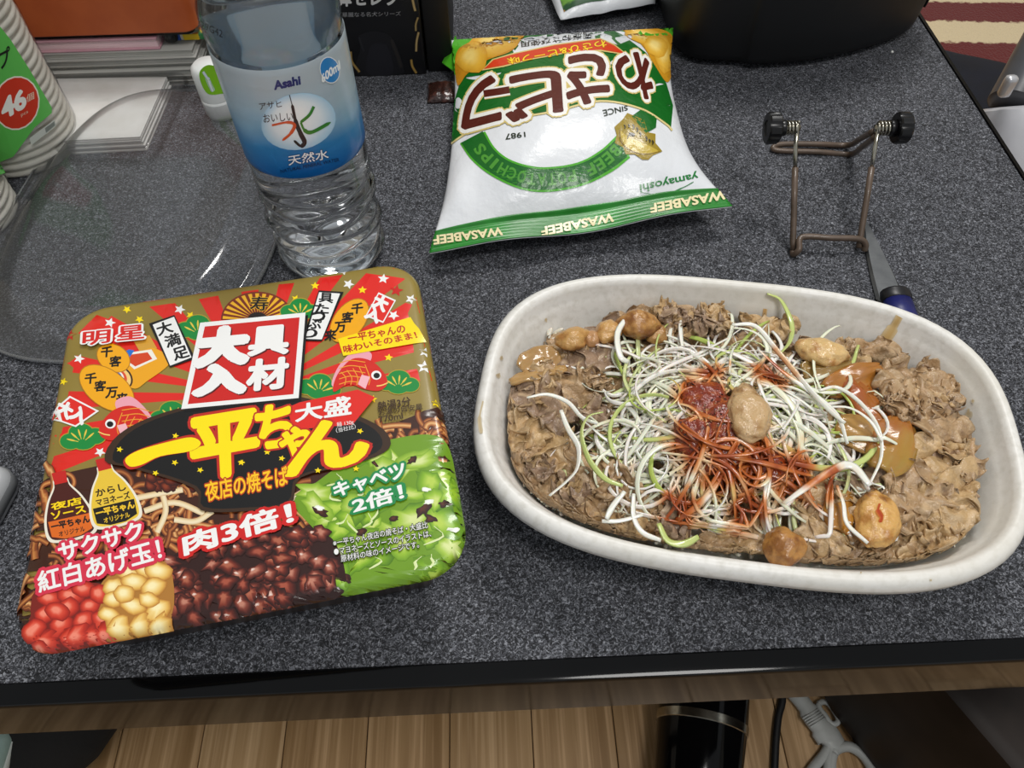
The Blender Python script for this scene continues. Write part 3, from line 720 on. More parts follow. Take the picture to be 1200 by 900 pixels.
def bag_place(P, H):
    P = np.asarray(P, float); idx = np.array([_KD.find((x, y, 0))[1] for x, y in P]); j = idx // _NS; i = idx % _NS
    r = P - _BP[j, i]; du = _DU[j, i]; dv = _DV[j, i]; det = du[:, 0] * dv[:, 1] - du[:, 1] * dv[:, 0]; det = np.where(np.abs(det) < 1e-3, 1e3, det)
    a = np.clip((r[:, 0] * dv[:, 1] - r[:, 1] * dv[:, 0]) / det, -1, 1); b = np.clip((du[:, 0] * r[:, 1] - du[:, 1] * r[:, 0]) / det, -1, 1)
    x = np.clip(i + a, 0, _NS - 1.001); y = np.clip(j + b, 0, _NT - 1.001); x0 = x.astype(int); y0 = y.astype(int); fx = (x - x0)[:, None]; fy = (y - y0)[:, None]
    def bi(G): return (G[y0, x0] * (1 - fx) + G[y0, x0 + 1] * fx) * (1 - fy) + (G[y0 + 1, x0] * (1 - fx) + G[y0 + 1, x0 + 1] * fx) * fy
    return bi(_BG) + bi(_BN) * H[:, None]
chip = thing('chip_bag', 'white and green potato chip bag lying upside down', 'chip bag', (.055, .45, 0))
def _bag():
    ns, nt = _NS, _NT; a = _BG.reshape(-1, 3); b = bag_pos(_S.ravel(), _T.ravel(), 0, -1)
    F = []; o = ns * nt
    for j in range(nt - 1):
        for i in range(ns - 1):
            k = j * ns + i; F.append((k, k + 1, k + ns + 1, k + ns)); F.append((o + k, o + k + ns, o + k + ns + 1, o + k + 1))
    edge = [i for i in range(ns)] + [j * ns + ns - 1 for j in range(1, nt)] + [(nt - 1) * ns + i for i in range(ns - 2, -1, -1)] + [j * ns for j in range(nt - 2, 0, -1)]
    for i in range(len(edge)):
        x, y = edge[i], edge[(i + 1) % len(edge)]; F.append((x, o + x, o + y, y))
    return np.r_[a, b], F
pouch = mk('pouch', *_bag(), bag_white, chip)
bp = Print(pouch, bag_place, bag_print, maxe=5, h0=.0003, dh=.00006); bp.keep = True
def zE(x, y): return (490 + x / 3, y / 3)
def zEs(*a): return [zE(*p) for p in a]
GR = '#15661f'; DG = '#0c5220'; LG = '#4fae28'; CG = '#d8c37a'
bp.begin('printed_light_green_edge', 0); bp.poly(zEs((60, 290), (100, 200), (140, 110), (430, 60), (905, 80), (900, 235), (868, 270), (840, 150), (690, 100), (400, 96), (165, 160), (140, 260)), LG)
bp.begin('printed_green_panel', 1)
bp.poly(zEs((97, 515), (122, 380), (152, 275), (192, 200), (310, 125), (430, 99), (690, 102), (800, 186), (872, 295), (895, 372), (888, 450), (866, 430), (780, 378), (640, 352), (480, 388), (330, 415), (200, 450)), GR)
bp.begin('printed_gold_line', 3); bp.ribbon(zEs((92, 522), (200, 455), (330, 420), (480, 393), (640, 357), (780, 383), (868, 436), (892, 460)), 2.2, [CG, '#e6d79c', CG])
bp.begin('printed_chip_picture', 3)
bp.curve(zEs((140, 300), (135, 190), (190, 145), (300, 100), (365, 92), (376, 120), (330, 180), (240, 215), (175, 260)), '#c98a1e')
for c, rx, ry, ro in [((270, 150), 34, 17, -18), ((190, 205), 20, 18, -40), ((320, 118), 18, 8, -10)]: bp.blob(zE(*c), rx, ry, ['#f6d678', '#e8b640', '#d49a28'], ro)
bp.begin('printed_chip_picture', 3); bp.curve(zEs((690, 92), (780, 95), (870, 110), (900, 150), (892, 250), (872, 290), (830, 230), (790, 165), (740, 120)), '#cf9422')
for c, rx, ry, ro in [((800, 130), 26, 10, 15), ((860, 190), 11, 24, -8), ((835, 165), 14, 12, 30)]: bp.blob(zE(*c), rx, ry, ['#f8dc84', '#eaba48', '#d8a02e'], ro)
bp.begin('printed_white_band', 3)
bp.poly(zEs((325, 200), (372, 140), (480, 118), (640, 105), (668, 125), (700, 160), (640, 140), (480, 165), (380, 195)), '#e9ebee')
bp.text('国産わさび使用', rot180([zE(362, 148), zE(610, 112), zE(612, 135), zE(364, 170)]), [(.02, '#2a2620')])
bp.begin('printed_red_banner', 4)
bp.poly(zEs((225, 250), (262, 210), (330, 190), (480, 158), (640, 136), (690, 158), (738, 197), (640, 182), (520, 190), (400, 212), (300, 238)), CG)
bp.poly(zEs((232, 245), (266, 213), (332, 194), (480, 162), (640, 140), (688, 162), (728, 192), (640, 177), (520, 186), (400, 208), (300, 233)), '#d8401a')
bp.text('わさび&ビーフ味', rot180([zE(312, 208), zE(655, 142), zE(665, 168), zE(318, 230)]), [(.05, '#b02010'), (.015, '#ffd820')])
bp.begin('printed_green_arc', 1)
def arc(pts_o, pts_i, c): bp.poly([(p.x, p.y) for p in spline([(*zE(*q), 0) for q in pts_o], 5)] + [(p.x, p.y) for p in spline([(*zE(*q), 0) for q in pts_i], 5)][::-1], c)
arc([(148, 505), (190, 565), (260, 620), (360, 665), (460, 675), (580, 652), (680, 605), (745, 555)], [(236, 463), (270, 520), (320, 560), (390, 583), (460, 588), (560, 572), (640, 530), (705, 470)], LG)
arc([(152, 503), (196, 562), (265, 614), (362, 658), (460, 667), (576, 645), (672, 598), (735, 552)], [(228, 463), (264, 524), (316, 566), (388, 590), (460, 595), (562, 579), (646, 535), (712, 474)], GR)
bp.poly(zEs((750, 410), (785, 385), (838, 415), (835, 450), (800, 470)), GR)
wd = 'BEEF POTATOCHIPS'; mid = [(p.x, p.y) for p in spline([(*zE(*q), 0) for q in [(705, 520), (650, 570), (570, 612), (460, 632), (370, 624), (290, 592), (235, 545), (208, 512)]], 12)]
seg = np.r_[0, np.cumsum(np.linalg.norm(np.diff(np.array(mid), axis=0), axis=1))]
for i, ch in enumerate(wd):
    if ch == ' ': continue
    d = seg[-1] * (i + .5) / len(wd); x, y = np.interp(d, seg, [m[0] for m in mid]), np.interp(d, seg, [m[1] for m in mid]); x2, y2 = np.interp(d + 2, seg, [m[0] for m in mid]), np.interp(d + 2, seg, [m[1] for m in mid])
    ux, uy = (x2 - x), (y2 - y); l = math.hypot(ux, uy) + 1e-6; ux /= l; uy /= l; w = 4.4 if ch != 'I' else 1.3; hh = 6.5
    vx, vy = -uy, ux
    bp.text(ch, [(x - ux * w - vx * hh, y - uy * w - vy * hh), (x + ux * w - vx * hh, y + uy * w - vy * hh), (x + ux * w + vx * hh, y + uy * w + vy * hh), (x - ux * w + vx * hh, y - uy * w + vy * hh)], [(.03, '#4f9a34')])
bp.begin('printed_brown_lettering', 4)
BR1 = [(.115, CG), (.09, '#f4f2ec'), (.03, '#5a2218')]
for ch, q in [('わ', [zE(675, 200), zE(800, 188), (zE(832, 345)), zE(735, 350)]), ('さ', [zE(510, 205), zE(655, 190), zE(672, 355), zE(530, 372)]), ('ビ', [zE(300, 275), zE(495, 250), zE(505, 405), zE(318, 430)]), ('フ', [zE(150, 290), zE(285, 268), zE(290, 420), zE(158, 455)])]:
    bp.text(ch, rot180(q), BR1)
for g, c in ((7.5, CG), (6, '#f4f2ec'), (2.2, '#5a2218')):
    bp.ribbon([zE(232, 332), zE(280, 325), zE(322, 318)], 6 + g, [c, c])
bp.begin('printed_since_lettering', 1); bp.text('SINCE', rot180([zE(648, 388), zE(735, 372), zE(737, 388), zE(654, 410)]), [(.015, '#26301c')]); bp.begin('printed_year_lettering', 1); bp.text('1987', rot180([zE(306, 472), zE(376, 465), zE(378, 482), zE(308, 492)]), [(.015, '#26301c')])
bp.begin('printed_gold_medal', 3)
def zM(x, y): return (710 + x / 11.25, 120 + y / 11.25)
bp.poly([zM(*p) for p in [(110, 330), (220, 230), (280, 145), (410, 200), (500, 240), (550, 400), (650, 420), (650, 540), (740, 650), (620, 700), (560, 760), (480, 760), (380, 690), (260, 690), (225, 600), (115, 540), (140, 430)]], '#9c8420')
bp.curve([zM(*p) for p in [(180, 380), (300, 470), (440, 520), (690, 650), (560, 690), (400, 665), (260, 590)]], '#c2a83a')
bp.ribbon([zM(180, 370), zM(190, 510), zM(280, 610), zM(420, 675), zM(560, 685), zM(700, 655)], .8, ['#6a4a10', '#6a4a10']); bp.ribbon([zM(280, 490), zM(310, 430), zM(380, 440)], [1, 4, 1.4], ['#1a1408', '#1a1408'])
for x, y, l in [(235, 330, 50), (290, 320, 40), (350, 330, 60), (400, 370, 60), (440, 430, 50), (520, 490, 60), (560, 520, 40), (600, 540, 50)]: bp.ribbon([zM(x, y - l / 2), zM(x + 18, y), zM(x + 6, y + l / 2)], 1.4, ['#2a2208', '#2a2208'], n=3)
bp.begin('printed_maker_name', 1); bp.text('yamayoshi', rot180([zE(778, 640), zE(978, 602), zE(985, 632), zE(782, 678)]), [(.02, '#1b7a36')]); bp.ribbon([zE(782, 676), zE(860, 686), zE(930, 660), zE(968, 640)], [.6, 1.6, 1, .6], ['#1b7a36', '#1b7a36'])
bp.flush()
fc_ = [at(518, 74, .010), at(534, 42, .017), at(539, 60, .019), at(537, 88, .014)]
o = mk('folded_corner', [p + Vector((0, 0, dz)) for dz in (0, .0006) for p in fc_], [(3, 2, 1, 0), (4, 5, 6, 7), (0, 1, 5, 4), (1, 2, 6, 5), (2, 3, 7, 6), (3, 0, 4, 7)], pm('light_green_film', '#4fae28', .3, coat=.3, vary=[(40, '#46a022', .4, .6)]), chip, False)
def _seal():
    nt, ns = 46, 120; S, T = np.meshgrid(np.linspace(.0, 1, ns), np.linspace(0, .088, nt)); P = bag_pos(S.ravel(), T.ravel()); P[:, 2] += .0006 + .0003 * np.sin(T.ravel() / .088 * math.pi * 13)
    V = np.r_[P, P - np.array([0, 0, .0005])]; o = nt * ns; F = []
    for j in range(nt - 1):
        for i in range(ns - 1): k = j * ns + i; F.append((k, k + 1, k + ns + 1, k + ns)); F.append((o + k, o + k + ns, o + k + ns + 1, o + k + 1))
    ed = list(range(ns)) + [j * ns + ns - 1 for j in range(1, nt)] + [(nt - 1) * ns + i for i in range(ns - 2, -1, -1)] + [j * ns for j in range(nt - 2, 0, -1)]
    for i in range(len(ed)): x, y = ed[i], ed[(i + 1) % len(ed)]; F.append((x, o + x, o + y, y))
    return V, F
seal = mk('seal_strip', *_seal(), pm('green_crimped_seal', '#1f7d22', .28, coat=.4, coat_rough=.15, vary=[(40, '#2c9430', .45, .7)]), chip)
sp_ = Print(seal, bag_place, bag_print, maxe=4, h0=.00135)
sp_.begin('printed_strip_lettering')
for q in ([(508, 278), (588, 268), (589, 277), (509, 288)], [(634, 268), (718, 251), (719, 261), (635, 278)], [(762, 241), (848, 225), (849, 235), (763, 251)]):
    sp_.begin('printed_strip_lettering'); sp_.text('WASABEEF', rot180(q), [(.035, '#ecdfae')])
sp_.flush()

# ------------------------------------------------------------------ water bottle
BC = (-0.1039, 0.3734); BRD = 0.0334
def bottle_place(P, H):
    R = rays(P); ox, oy = CAM[0] - BC[0], CAM[1] - BC[1]; r = BRD + .0004
    a = R[:, 0] ** 2 + R[:, 1] ** 2; b = 2 * (ox * R[:, 0] + oy * R[:, 1]); c = ox * ox + oy * oy - r * r
    D = np.maximum(b * b - 4 * a * c, 0); t = (-b - np.sqrt(D)) / (2 * a); W = CAM + R * t[:, None]
    d = W[:, :2] - np.array(BC); l = np.linalg.norm(d, axis=1)[:, None]; W[:, :2] = np.array(BC) + d / l * (r + H[:, None]); return W
btl = thing('water_bottle', 'clear plastic water bottle with a blue label standing upright', 'bottle', (*BC, 0))
prof = [(.0001, .004), (.012, .0035), (.020, .0012), (.026, 0), (.0305, .0012), (.0330, .005)]
z = .0085
random.seed(3)
while z < .062:
    prof += [(.0337, z), (.0334, z + .0022), (.0316, z + .0042), (.0314, z + .0052), (.0332, z + .0075)]; z += .0093
prof += [(.0336, .0655), (.0333, .068)] + [(BRD - .0002, zz) for zz in np.linspace(.072, .1425, 9)] + [(.0336, .1445), (.0336, .1475), (.0326, .1495), (.0326, .1505), (.0337, .1535), (.0338, .160), (.0334, .166), (.0318, .171), (.0285, .180), (.0235, .189), (.0180, .196), (.0145, .201), (.0125, .206), (.0125, .2105)]
shell = clear_plastic('clear_bottle_plastic', (.985, .992, 1.0), .0, .02, 0.0, .8)
def twist(VF, k=.0009):
    V, F = VF; out = []
    for x, y, zz in V:
        dx, dy = x - BC[0], y - BC[1]; r = math.hypot(dx, dy); a = math.atan2(dy, dx)
        w = sstep(.006, .012, zz) * (1 - sstep(.058, .066, zz)); f = 1 + (k * math.sin(a * 3 + zz * 260) + .0005 * math.sin(a * 5 - zz * 400)) / .033 * float(w) if r > .02 else 1
        out.append((BC[0] + dx * f, BC[1] + dy * f, zz))
    return out, F
mk('bottle_shell', *twist(lathe(prof, 96, (*BC, 0), False)), shell, btl)
wp = [(max(r - .0006, .0001), zz + (.0006 if zz < .01 else 0)) for r, zz in prof if zz < .185] + [(.0255, .184), (.0001, .184)]
water = pm('water', '#ffffff', 0.0, trans=1.0, ior=1.33, vary=[(5, '#f4fafd', .45, .55)])
wo = mk('water', *twist(lathe(wp, 96, (*BC, 0), False)), water, btl); fixn(wo)
cap_m = pm('white_cap', '#e8eaec', .4, vary=[(30, '#dde0e4', .4, .6)])
cv = []
for k in range(60): cv.append(k)
V, F = lathe([(.0145, .2085), (.0147, .2095), (.0147, .2215), (.0138, .2232), (.0001, .2234)], 60, (*BC, 0), True)
V = [(BC[0] + (x - BC[0]) * (1 + .02 * (i % 2)), BC[1] + (y - BC[1]) * (1 + .02 * (i % 2)), zz) for i, (x, y, zz) in enumerate(V)]
mk('cap', V, F, cap_m, btl)
# label sleeve
lab_m = bpy.data.materials.new('blue_label_film'); lab_m.use_nodes = True
def _lab():
    N = lab_m.node_tree.nodes; L = lab_m.node_tree.links; b = N['Principled BSDF']; b.inputs['Roughness'].default_value = .3; b.inputs['Coat Weight'].default_value = .3
    tc = N.new('ShaderNodeTexCoord'); sp = N.new('ShaderNodeSeparateXYZ'); L.new(tc.outputs['Object'], sp.inputs[0])
    nz = N.new('ShaderNodeTexNoise'); nz.inputs['Scale'].default_value = 22; nz.inputs['Detail'].default_value = 1; L.new(tc.outputs['Object'], nz.inputs['Vector'])
    ad = N.new('ShaderNodeMath'); ad.operation = 'MULTIPLY_ADD'; ad.inputs[1].default_value = .030; L.new(nz.outputs['Fac'], ad.inputs[0]); L.new(sp.outputs[2], ad.inputs[2])
    mr = N.new('ShaderNodeMapRange'); mr.inputs['From Min'].default_value = .068 + .015; mr.inputs['From Max'].default_value = .141 + .012; L.new(ad.outputs[0], mr.inputs['Value'])
    cr = N.new('ShaderNodeValToRGB'); e = cr.color_ramp.elements; e[0].position = 0; e[0].color = lin('#0a5fb4'); e[1].position = 1; e[1].color = lin('#cddbe4')
    for p, c in ((.30, '#1474c6'), (.50, '#3f97d8'), (.64, '#9ccae8'), (.80, '#c2dbea')): q = e.new(p); q.color = lin(c)
    L.new(mr.outputs[0], cr.inputs[0]); L.new(cr.outputs[0], b.inputs['Base Color'])
    wv = N.new('ShaderNodeTexNoise'); wv.inputs['Scale'].default_value = 60; mp = N.new('ShaderNodeMapping'); mp.inputs['Scale'].default_value = (.4, .4, 2.2); L.new(tc.outputs['Object'], mp.inputs[0]); L.new(mp.outputs[0], wv.inputs['Vector'])
    bu = N.new('ShaderNodeBump'); bu.inputs['Strength'].default_value = .3; bu.inputs['Distance'].default_value = .002; L.new(wv.outputs['Fac'], bu.inputs['Height']); L.new(bu.outputs[0], b.inputs['Normal'])
    tr = N.new('ShaderNodeBsdfTranslucent'); L.new(cr.outputs[0], tr.inputs[0]); ms = N.new('ShaderNodeMixShader'); ms.inputs[0].default_value = .4
    out = [n for n in N if n.type == 'OUTPUT_MATERIAL'][0]; L.new(b.outputs[0], ms.inputs[1]); L.new(tr.outputs[0], ms.inputs[2]); L.new(ms.outputs[0], out.inputs[0])
_lab()
zl0 = float(bottle_place([(334, 209)], np.zeros(1))[0, 2]); zl1 = float(bottle_place([(303, 83)], np.zeros(1))[0, 2])
V, F = lathe([(BRD + .0002, zl0), (BRD + .0004, zl0 + .0004)] + [(BRD + .0004, zz) for zz in np.linspace(zl0 + .004, zl1 - .004, 8)] + [(BRD + .0004, zl1 - .0004), (BRD + .0002, zl1)], 96, (*BC, 0), False)
label = mk('label_sleeve', V, F, lab_m, btl)
lp = Print(label, bottle_place, print_gloss, maxe=5, h0=.00012, dh=.00003)
def zF(x, y): return (220 + x / 2.8125, y / 2.8125)
def fq(x0, y0, x1, y1, hgt): # text along the tilted label: left-top to right-top in the crop's pixels
    return [zF(x0, y0), zF(x1, y1), zF(x1 + hgt * .12, y1 + hgt), zF(x0 + hgt * .12, y0 + hgt)]
lp.begin('printed_glow_ring')
lp.blob(zF(365, 400), 44, 33, ['#f6f9fb', '#e6f0f6', '#a9d0ea'], -12, 28, wob=0)
lp.begin('printed_maker_name'); lp.text('Asahi', fq(284, 268, 368, 250, 27), [(.05, '#14286e')])
lp.begin('printed_water_lettering'); lp.text('アサヒ', fq(235, 340, 308, 330, 22), [(.005, '#3a3438')]); lp.text('おいしい', fq(248, 376, 345, 368, 28), [(.005, '#3a3438')])
lp.begin('printed_brush_stroke'); lp.ribbon([zF(335, 312), zF(345, 350), zF(356, 400), zF(372, 440), zF(385, 468), zF(372, 480), zF(350, 462)], [1, 3.5, 5, 5.5, 5, 3, 1], ['#1c1a22', '#24222a'])
lp.begin('printed_brush_stroke'); lp.ribbon([zF(278, 412), zF(330, 402), zF(352, 412), zF(338, 440), zF(312, 462)], [2.4, 3.4, 4, 3, 1], ['#d4481c', '#e0602a'])
lp.begin('printed_brush_stroke'); lp.ribbon([zF(415, 350), zF(400, 378), zF(372, 402)], [3.4, 3.5, 2.5], ['#2f7a2c', '#3b8a34'])
lp.begin('printed_brush_stroke'); lp.ribbon([zF(372, 402), zF(385, 428), zF(410, 434), zF(470, 402)], [2.5, 4.5, 4, 1], ['#2f7a2c', '#3b8a34'])
lp.begin('printed_kind_lettering'); lp.text('天然水', fq(330, 512, 460, 490, 32), [(.05, '#123c78'), (.012, '#f2f6f8')])
lp.begin('printed_small_lettering'); lp.text('NATURAL MINERAL WATER', fq(306, 558, 497, 519, 11), [(.01, '#10305c')])
lp.begin('printed_volume_mark')
for r_, c_ in ((1.0, '#f2f6f8'), (.93, '#2a82c8')): lp.ell(zF(466, 230), 11.5 * r_, 16 * r_, c_, -14)
lp.text('600ml', [zF(438, 246), zF(496, 198), zF(500, 226), zF(442, 272)], [(.035, '#f2f6f8')])
lp.flush()
dm = Print(btl, bottle_place, print_gloss, maxe=9, h0=.0007)
dm.begin('printed_date_code'); dm.text('329G42', [zF(36, 62), zF(118, 98), zF(118, 122), zF(36, 84)], [(0, '#16181c')]); dm.flush()
# ------------------------------------------------------------------ foam tray and the food in it
TC = (0.1167, 0.2082); TA = -0.1835; TAx, TBx, TN = 0.1292, 0.0862, 2.97
ct, st_ = math.cos(TA), math.sin(TA)
def tw(u, v, z): return Vector((TC[0] + u * ct - v * st_, TC[1] + u * st_ + v * ct, z))
def tl(x, y): return ((x - TC[0]) * ct + (y - TC[1]) * st_, -(x - TC[0]) * st_ + (y - TC[1]) * ct)
def tray_out(d, n=120):
    a, b = TAx - d, TBx - d; out = []
    for k in range(n):
        t = 2 * math.pi * k / n; c, s = math.cos(t), math.sin(t)
        r = (abs(c / a) ** TN + abs(s / b) ** TN) ** (-1 / TN) ; p = tw(r * c, r * s, 0); out.append((p.x, p.y))
    return out
foam = pm('white_foam', '#ebe9e4', 0.42, spec=.4, coat=.12, coat_rough=.3, vary=[(260, '#d8d5cd', .45, .75), (14, '#dedacf', .5, .8)], bump=[(700, .18, .0004), (60, .12, .001)])
stain_m = pm('sauce_stain', '#cfa76a', .35, vary=[(220, '#dcc294', .4, .65)], coat=.2)
TRIM = [(.060, .0035), (.033, .0035), (.0285, .0042), (.0245, .0075), (.0165, .0240), (.0118, .0345), (.0105, .0368), (.0090, .0388), (.0080, .0425), (.0066, .0450), (.0048, .0460), (.0024, .0452), (.0007, .0432), (0, .0405), (.0003, .0370), (.0020, .0362), (.0050, .0365), (.0085, .034), (.0175, .0195), (.0285, .0015), (.0305, 0), (.05, 0)]
trayE = thing('foam_tray', 'white oval foam takeout tray filled with beef bowl', 'tray', (*TC, 0))
tray = mk('tray_body', *rings(tray_out, TRIM), foam, trayE); fixn(tray)
def tbvh():
    me = tray.data; off = np.array(woff(tray)); return BVHTree.FromPolygons([tuple(np.array(v.co) + off) for v in me.vertices], [tuple(p.vertices) for p in me.polygons])
TBV = tbvh()
def tray_place(P, H):
    out = []
    for (x, y), h in zip(P, H):
        d = Vector(CM.T @ np.array([(x - 600) / FPX, (450 - y) / FPX, 1.0])).normalized(); r = TBV.ray_cast(Vector(CAM), d)
        out.append(tuple(r[0] - d * h) if r[0] else tuple(at(x, y, .02)))
    return np.array(out)
stp = Print(trayE, tray_place, pm('sauce_stain_print', '#ffffff', .35, attr=True, coat=.2), maxe=5, h0=.0003, dh=.00002)
stp.begin('sauce_stain'); stp.ribbon([(1054, 371), (1046, 385), (1035, 402), (1029, 420)], [9, 14, 16, 15], ['#dccaa4', '#cfae70', '#d3b57c', '#dccaa4'])
stp.begin('sauce_stain'); stp.ribbon([(897, 362), (895, 374), (890, 387)], [5, 10, 12], ['#e0cba4', '#d0a05c', '#dcbc88'])
stp.begin('sauce_stain'); stp.ribbon([(566, 470), (562, 490), (564, 508)], [2, 5, 3], ['#d8ccb4', '#cdb88e', '#d8ccb4'])
for x, y, r in [(584, 440, 2.5), (588, 420, 2), (1135, 485, 4), (1132, 520, 3.5), (1138, 555, 3), (1091, 680, 1.2), (1009, 671, 1), (640, 375, 2), (1140, 470, 2)]:
    stp.begin('sauce_stain'); stp.blob((x, y), r, r * 1.3, ['#c6b28c', '#d0c0a0', '#dcd3c0'], 0, wob=.3)
stp.flush()

def lim(z): return float(np.interp(z, [.0035, .0075, .024, .0345, .0388, .045], [.031, .0250, .0170, .0123, .0095, .0072]))
def rho(u, v, d): return (abs(u / (TAx - d)) ** TN + abs(v / (TBx - d)) ** TN) ** (1 / TN)
def inside(p, m=.0012):
    u, v = tl(p.x, p.y); d = lim(p.z) + m; r = rho(u, v, d)
    if r > 1 and p.z < .0445: u /= r; v /= r
    q = tw(u, v, max(p.z, .0045)); return q
def fz(u, v):
    r = rho(u, v, .0125); return .0300 + .009 * max(0, 1 - r ** 2.2) + (.005 if u > .06 else 0) * max(0, 1 - r * r) + .0015 * noise.noise(Vector((u * 60, v * 60, 0)))
# rice bed under the beef
rice_m = pm('steamed_rice', '#e9e4d6', .4, sss=.2, vary=[(300, '#d9d0ba', .45, .7)], bump=[(500, .6, .001)], coat=.2)
def _rice():
    V = []; F = []; n = 96; R = 14
    for i in range(R + 1):
        f = i / R
        for k in range(n):
            t = 2 * math.pi * k / n; c, s = math.cos(t), math.sin(t); a, b = TAx - .0175, TBx - .0175; r = (abs(c / a) ** TN + abs(s / b) ** TN) ** (-1 / TN) * f
            z = .0185 + .010 * (1 - f ** 2) + .0015 * noise.noise(Vector((r * c * 150, r * s * 150, 2))) - (.001 if f == 1 else 0)
            V.append(tw(r * c, r * s, z))
        if i:
            for k in range(n): F.append(((i - 1) * n + k, (i - 1) * n + (k + 1) % n, i * n + (k + 1) % n, i * n + k))
    b0 = len(V)
    for k in range(n):
        t = 2 * math.pi * k / n; c, s = math.cos(t), math.sin(t); a, b = TAx - .032, TBx - .032; r = (abs(c / a) ** TN + abs(s / b) ** TN) ** (-1 / TN); V.append(tw(r * c, r * s, .0042))
    for k in range(n): F.append((R * n + k, R * n + (k + 1) % n, b0 + (k + 1) % n, b0 + k))
    F.append(tuple(range(b0, b0 + n)))
    return V, F
o = mk('rice_bed', *_rice(), rice_m); fixn(o); tag(o, 'bed of white steamed rice under the beef in the foam tray', 'rice', kind='stuff')
random.seed(21)
def grain(p, a, tilt, s=1.0):
    M = Matrix.Translation(p) @ Matrix.Rotation(a, 4, 'Z') @ Matrix.Rotation(tilt, 4, 'Y')
    pr_ = [(-.0032, .0004), (-.0025, .0010), (-.001, .00135), (.001, .00135), (.0025, .0010), (.0032, .0004)]; V = []; F = []
    for i, (x, r) in enumerate(pr_):
        for k in range(6): V.append(M @ Vector((x * s, r * s * math.cos(k * math.pi / 3), r * s * math.sin(k * math.pi / 3))))
        if i:
            for k in range(6): F.append(((i - 1) * 6 + k, (i - 1) * 6 + (k + 1) % 6, i * 6 + (k + 1) % 6, i * 6 + k))
    return V, F
gp = []
for (x, y), n, rad in [((1033, 428), 14, .007), ((634, 592), 26, .012), ((610, 560), 14, .008), ((648, 392), 8, .005), ((1120, 640), 16, .009), ((880, 640), 14, .01), ((790, 632), 14, .01)]:
    c = at(x, y, .028)
    for k in range(n):
        p = c + Vector((random.uniform(-rad, rad), random.uniform(-rad, rad) * .7, random.uniform(-.002, .002))); gp.append(grain(inside(p, .003), random.uniform(0, 3.1), random.uniform(-.8, .8)))
o = mk('rice_grains', *join(gp), rice_m); tag(o, 'loose white rice grains showing at the edge of the beef', 'rice', kind='stuff')

# beef slices
beef_m = pm('simmered_beef', '#8a6a48', .45, attr=True, spec=.5, coat=.55, coat_rough=.16, bump=[(170, .55, .003), (430, .5, .0014), (1100, .35, .0005)], vary=[(150, '#75583e', .54, .76), (380, '#cbb08a', .60, .78)])
MARKS = [(at(632, 430, .04), 'beside the square onion piece'), (at(720, 388, .04), 'by the row of toasted garlic cloves'), (at(610, 540, .03), 'against the narrow end wall of the tray'), (at(690, 600, .03), 'by the thick curved white strand'), (at(830, 380, .03), 'against the back wall of the tray'), (at(1026, 609, .04), 'around the golden garlic clove with the red streak'), (at(918, 641, .04), 'around the brown garlic clove at the front wall'), (at(1045, 500, .04), 'beside the onion smeared with red sauce'), (at(1115, 540, .03), 'against the broad end wall beyond the onion'), (at(845, 500, .04), 'under the sauced scallion heap'), (at(800, 620, .03), 'at the front wall below the scallion heap'), (at(963, 413, .04), 'by the pale garlic clove with the brown spot')]
def beef_tag(o):
    l = min(MARKS, key=lambda m: (m[0].xy - o.location.xy).length)[1]; tag(o, 'crumpled brown beef slice ' + l, 'beef slice', 'beef slices ' + l)
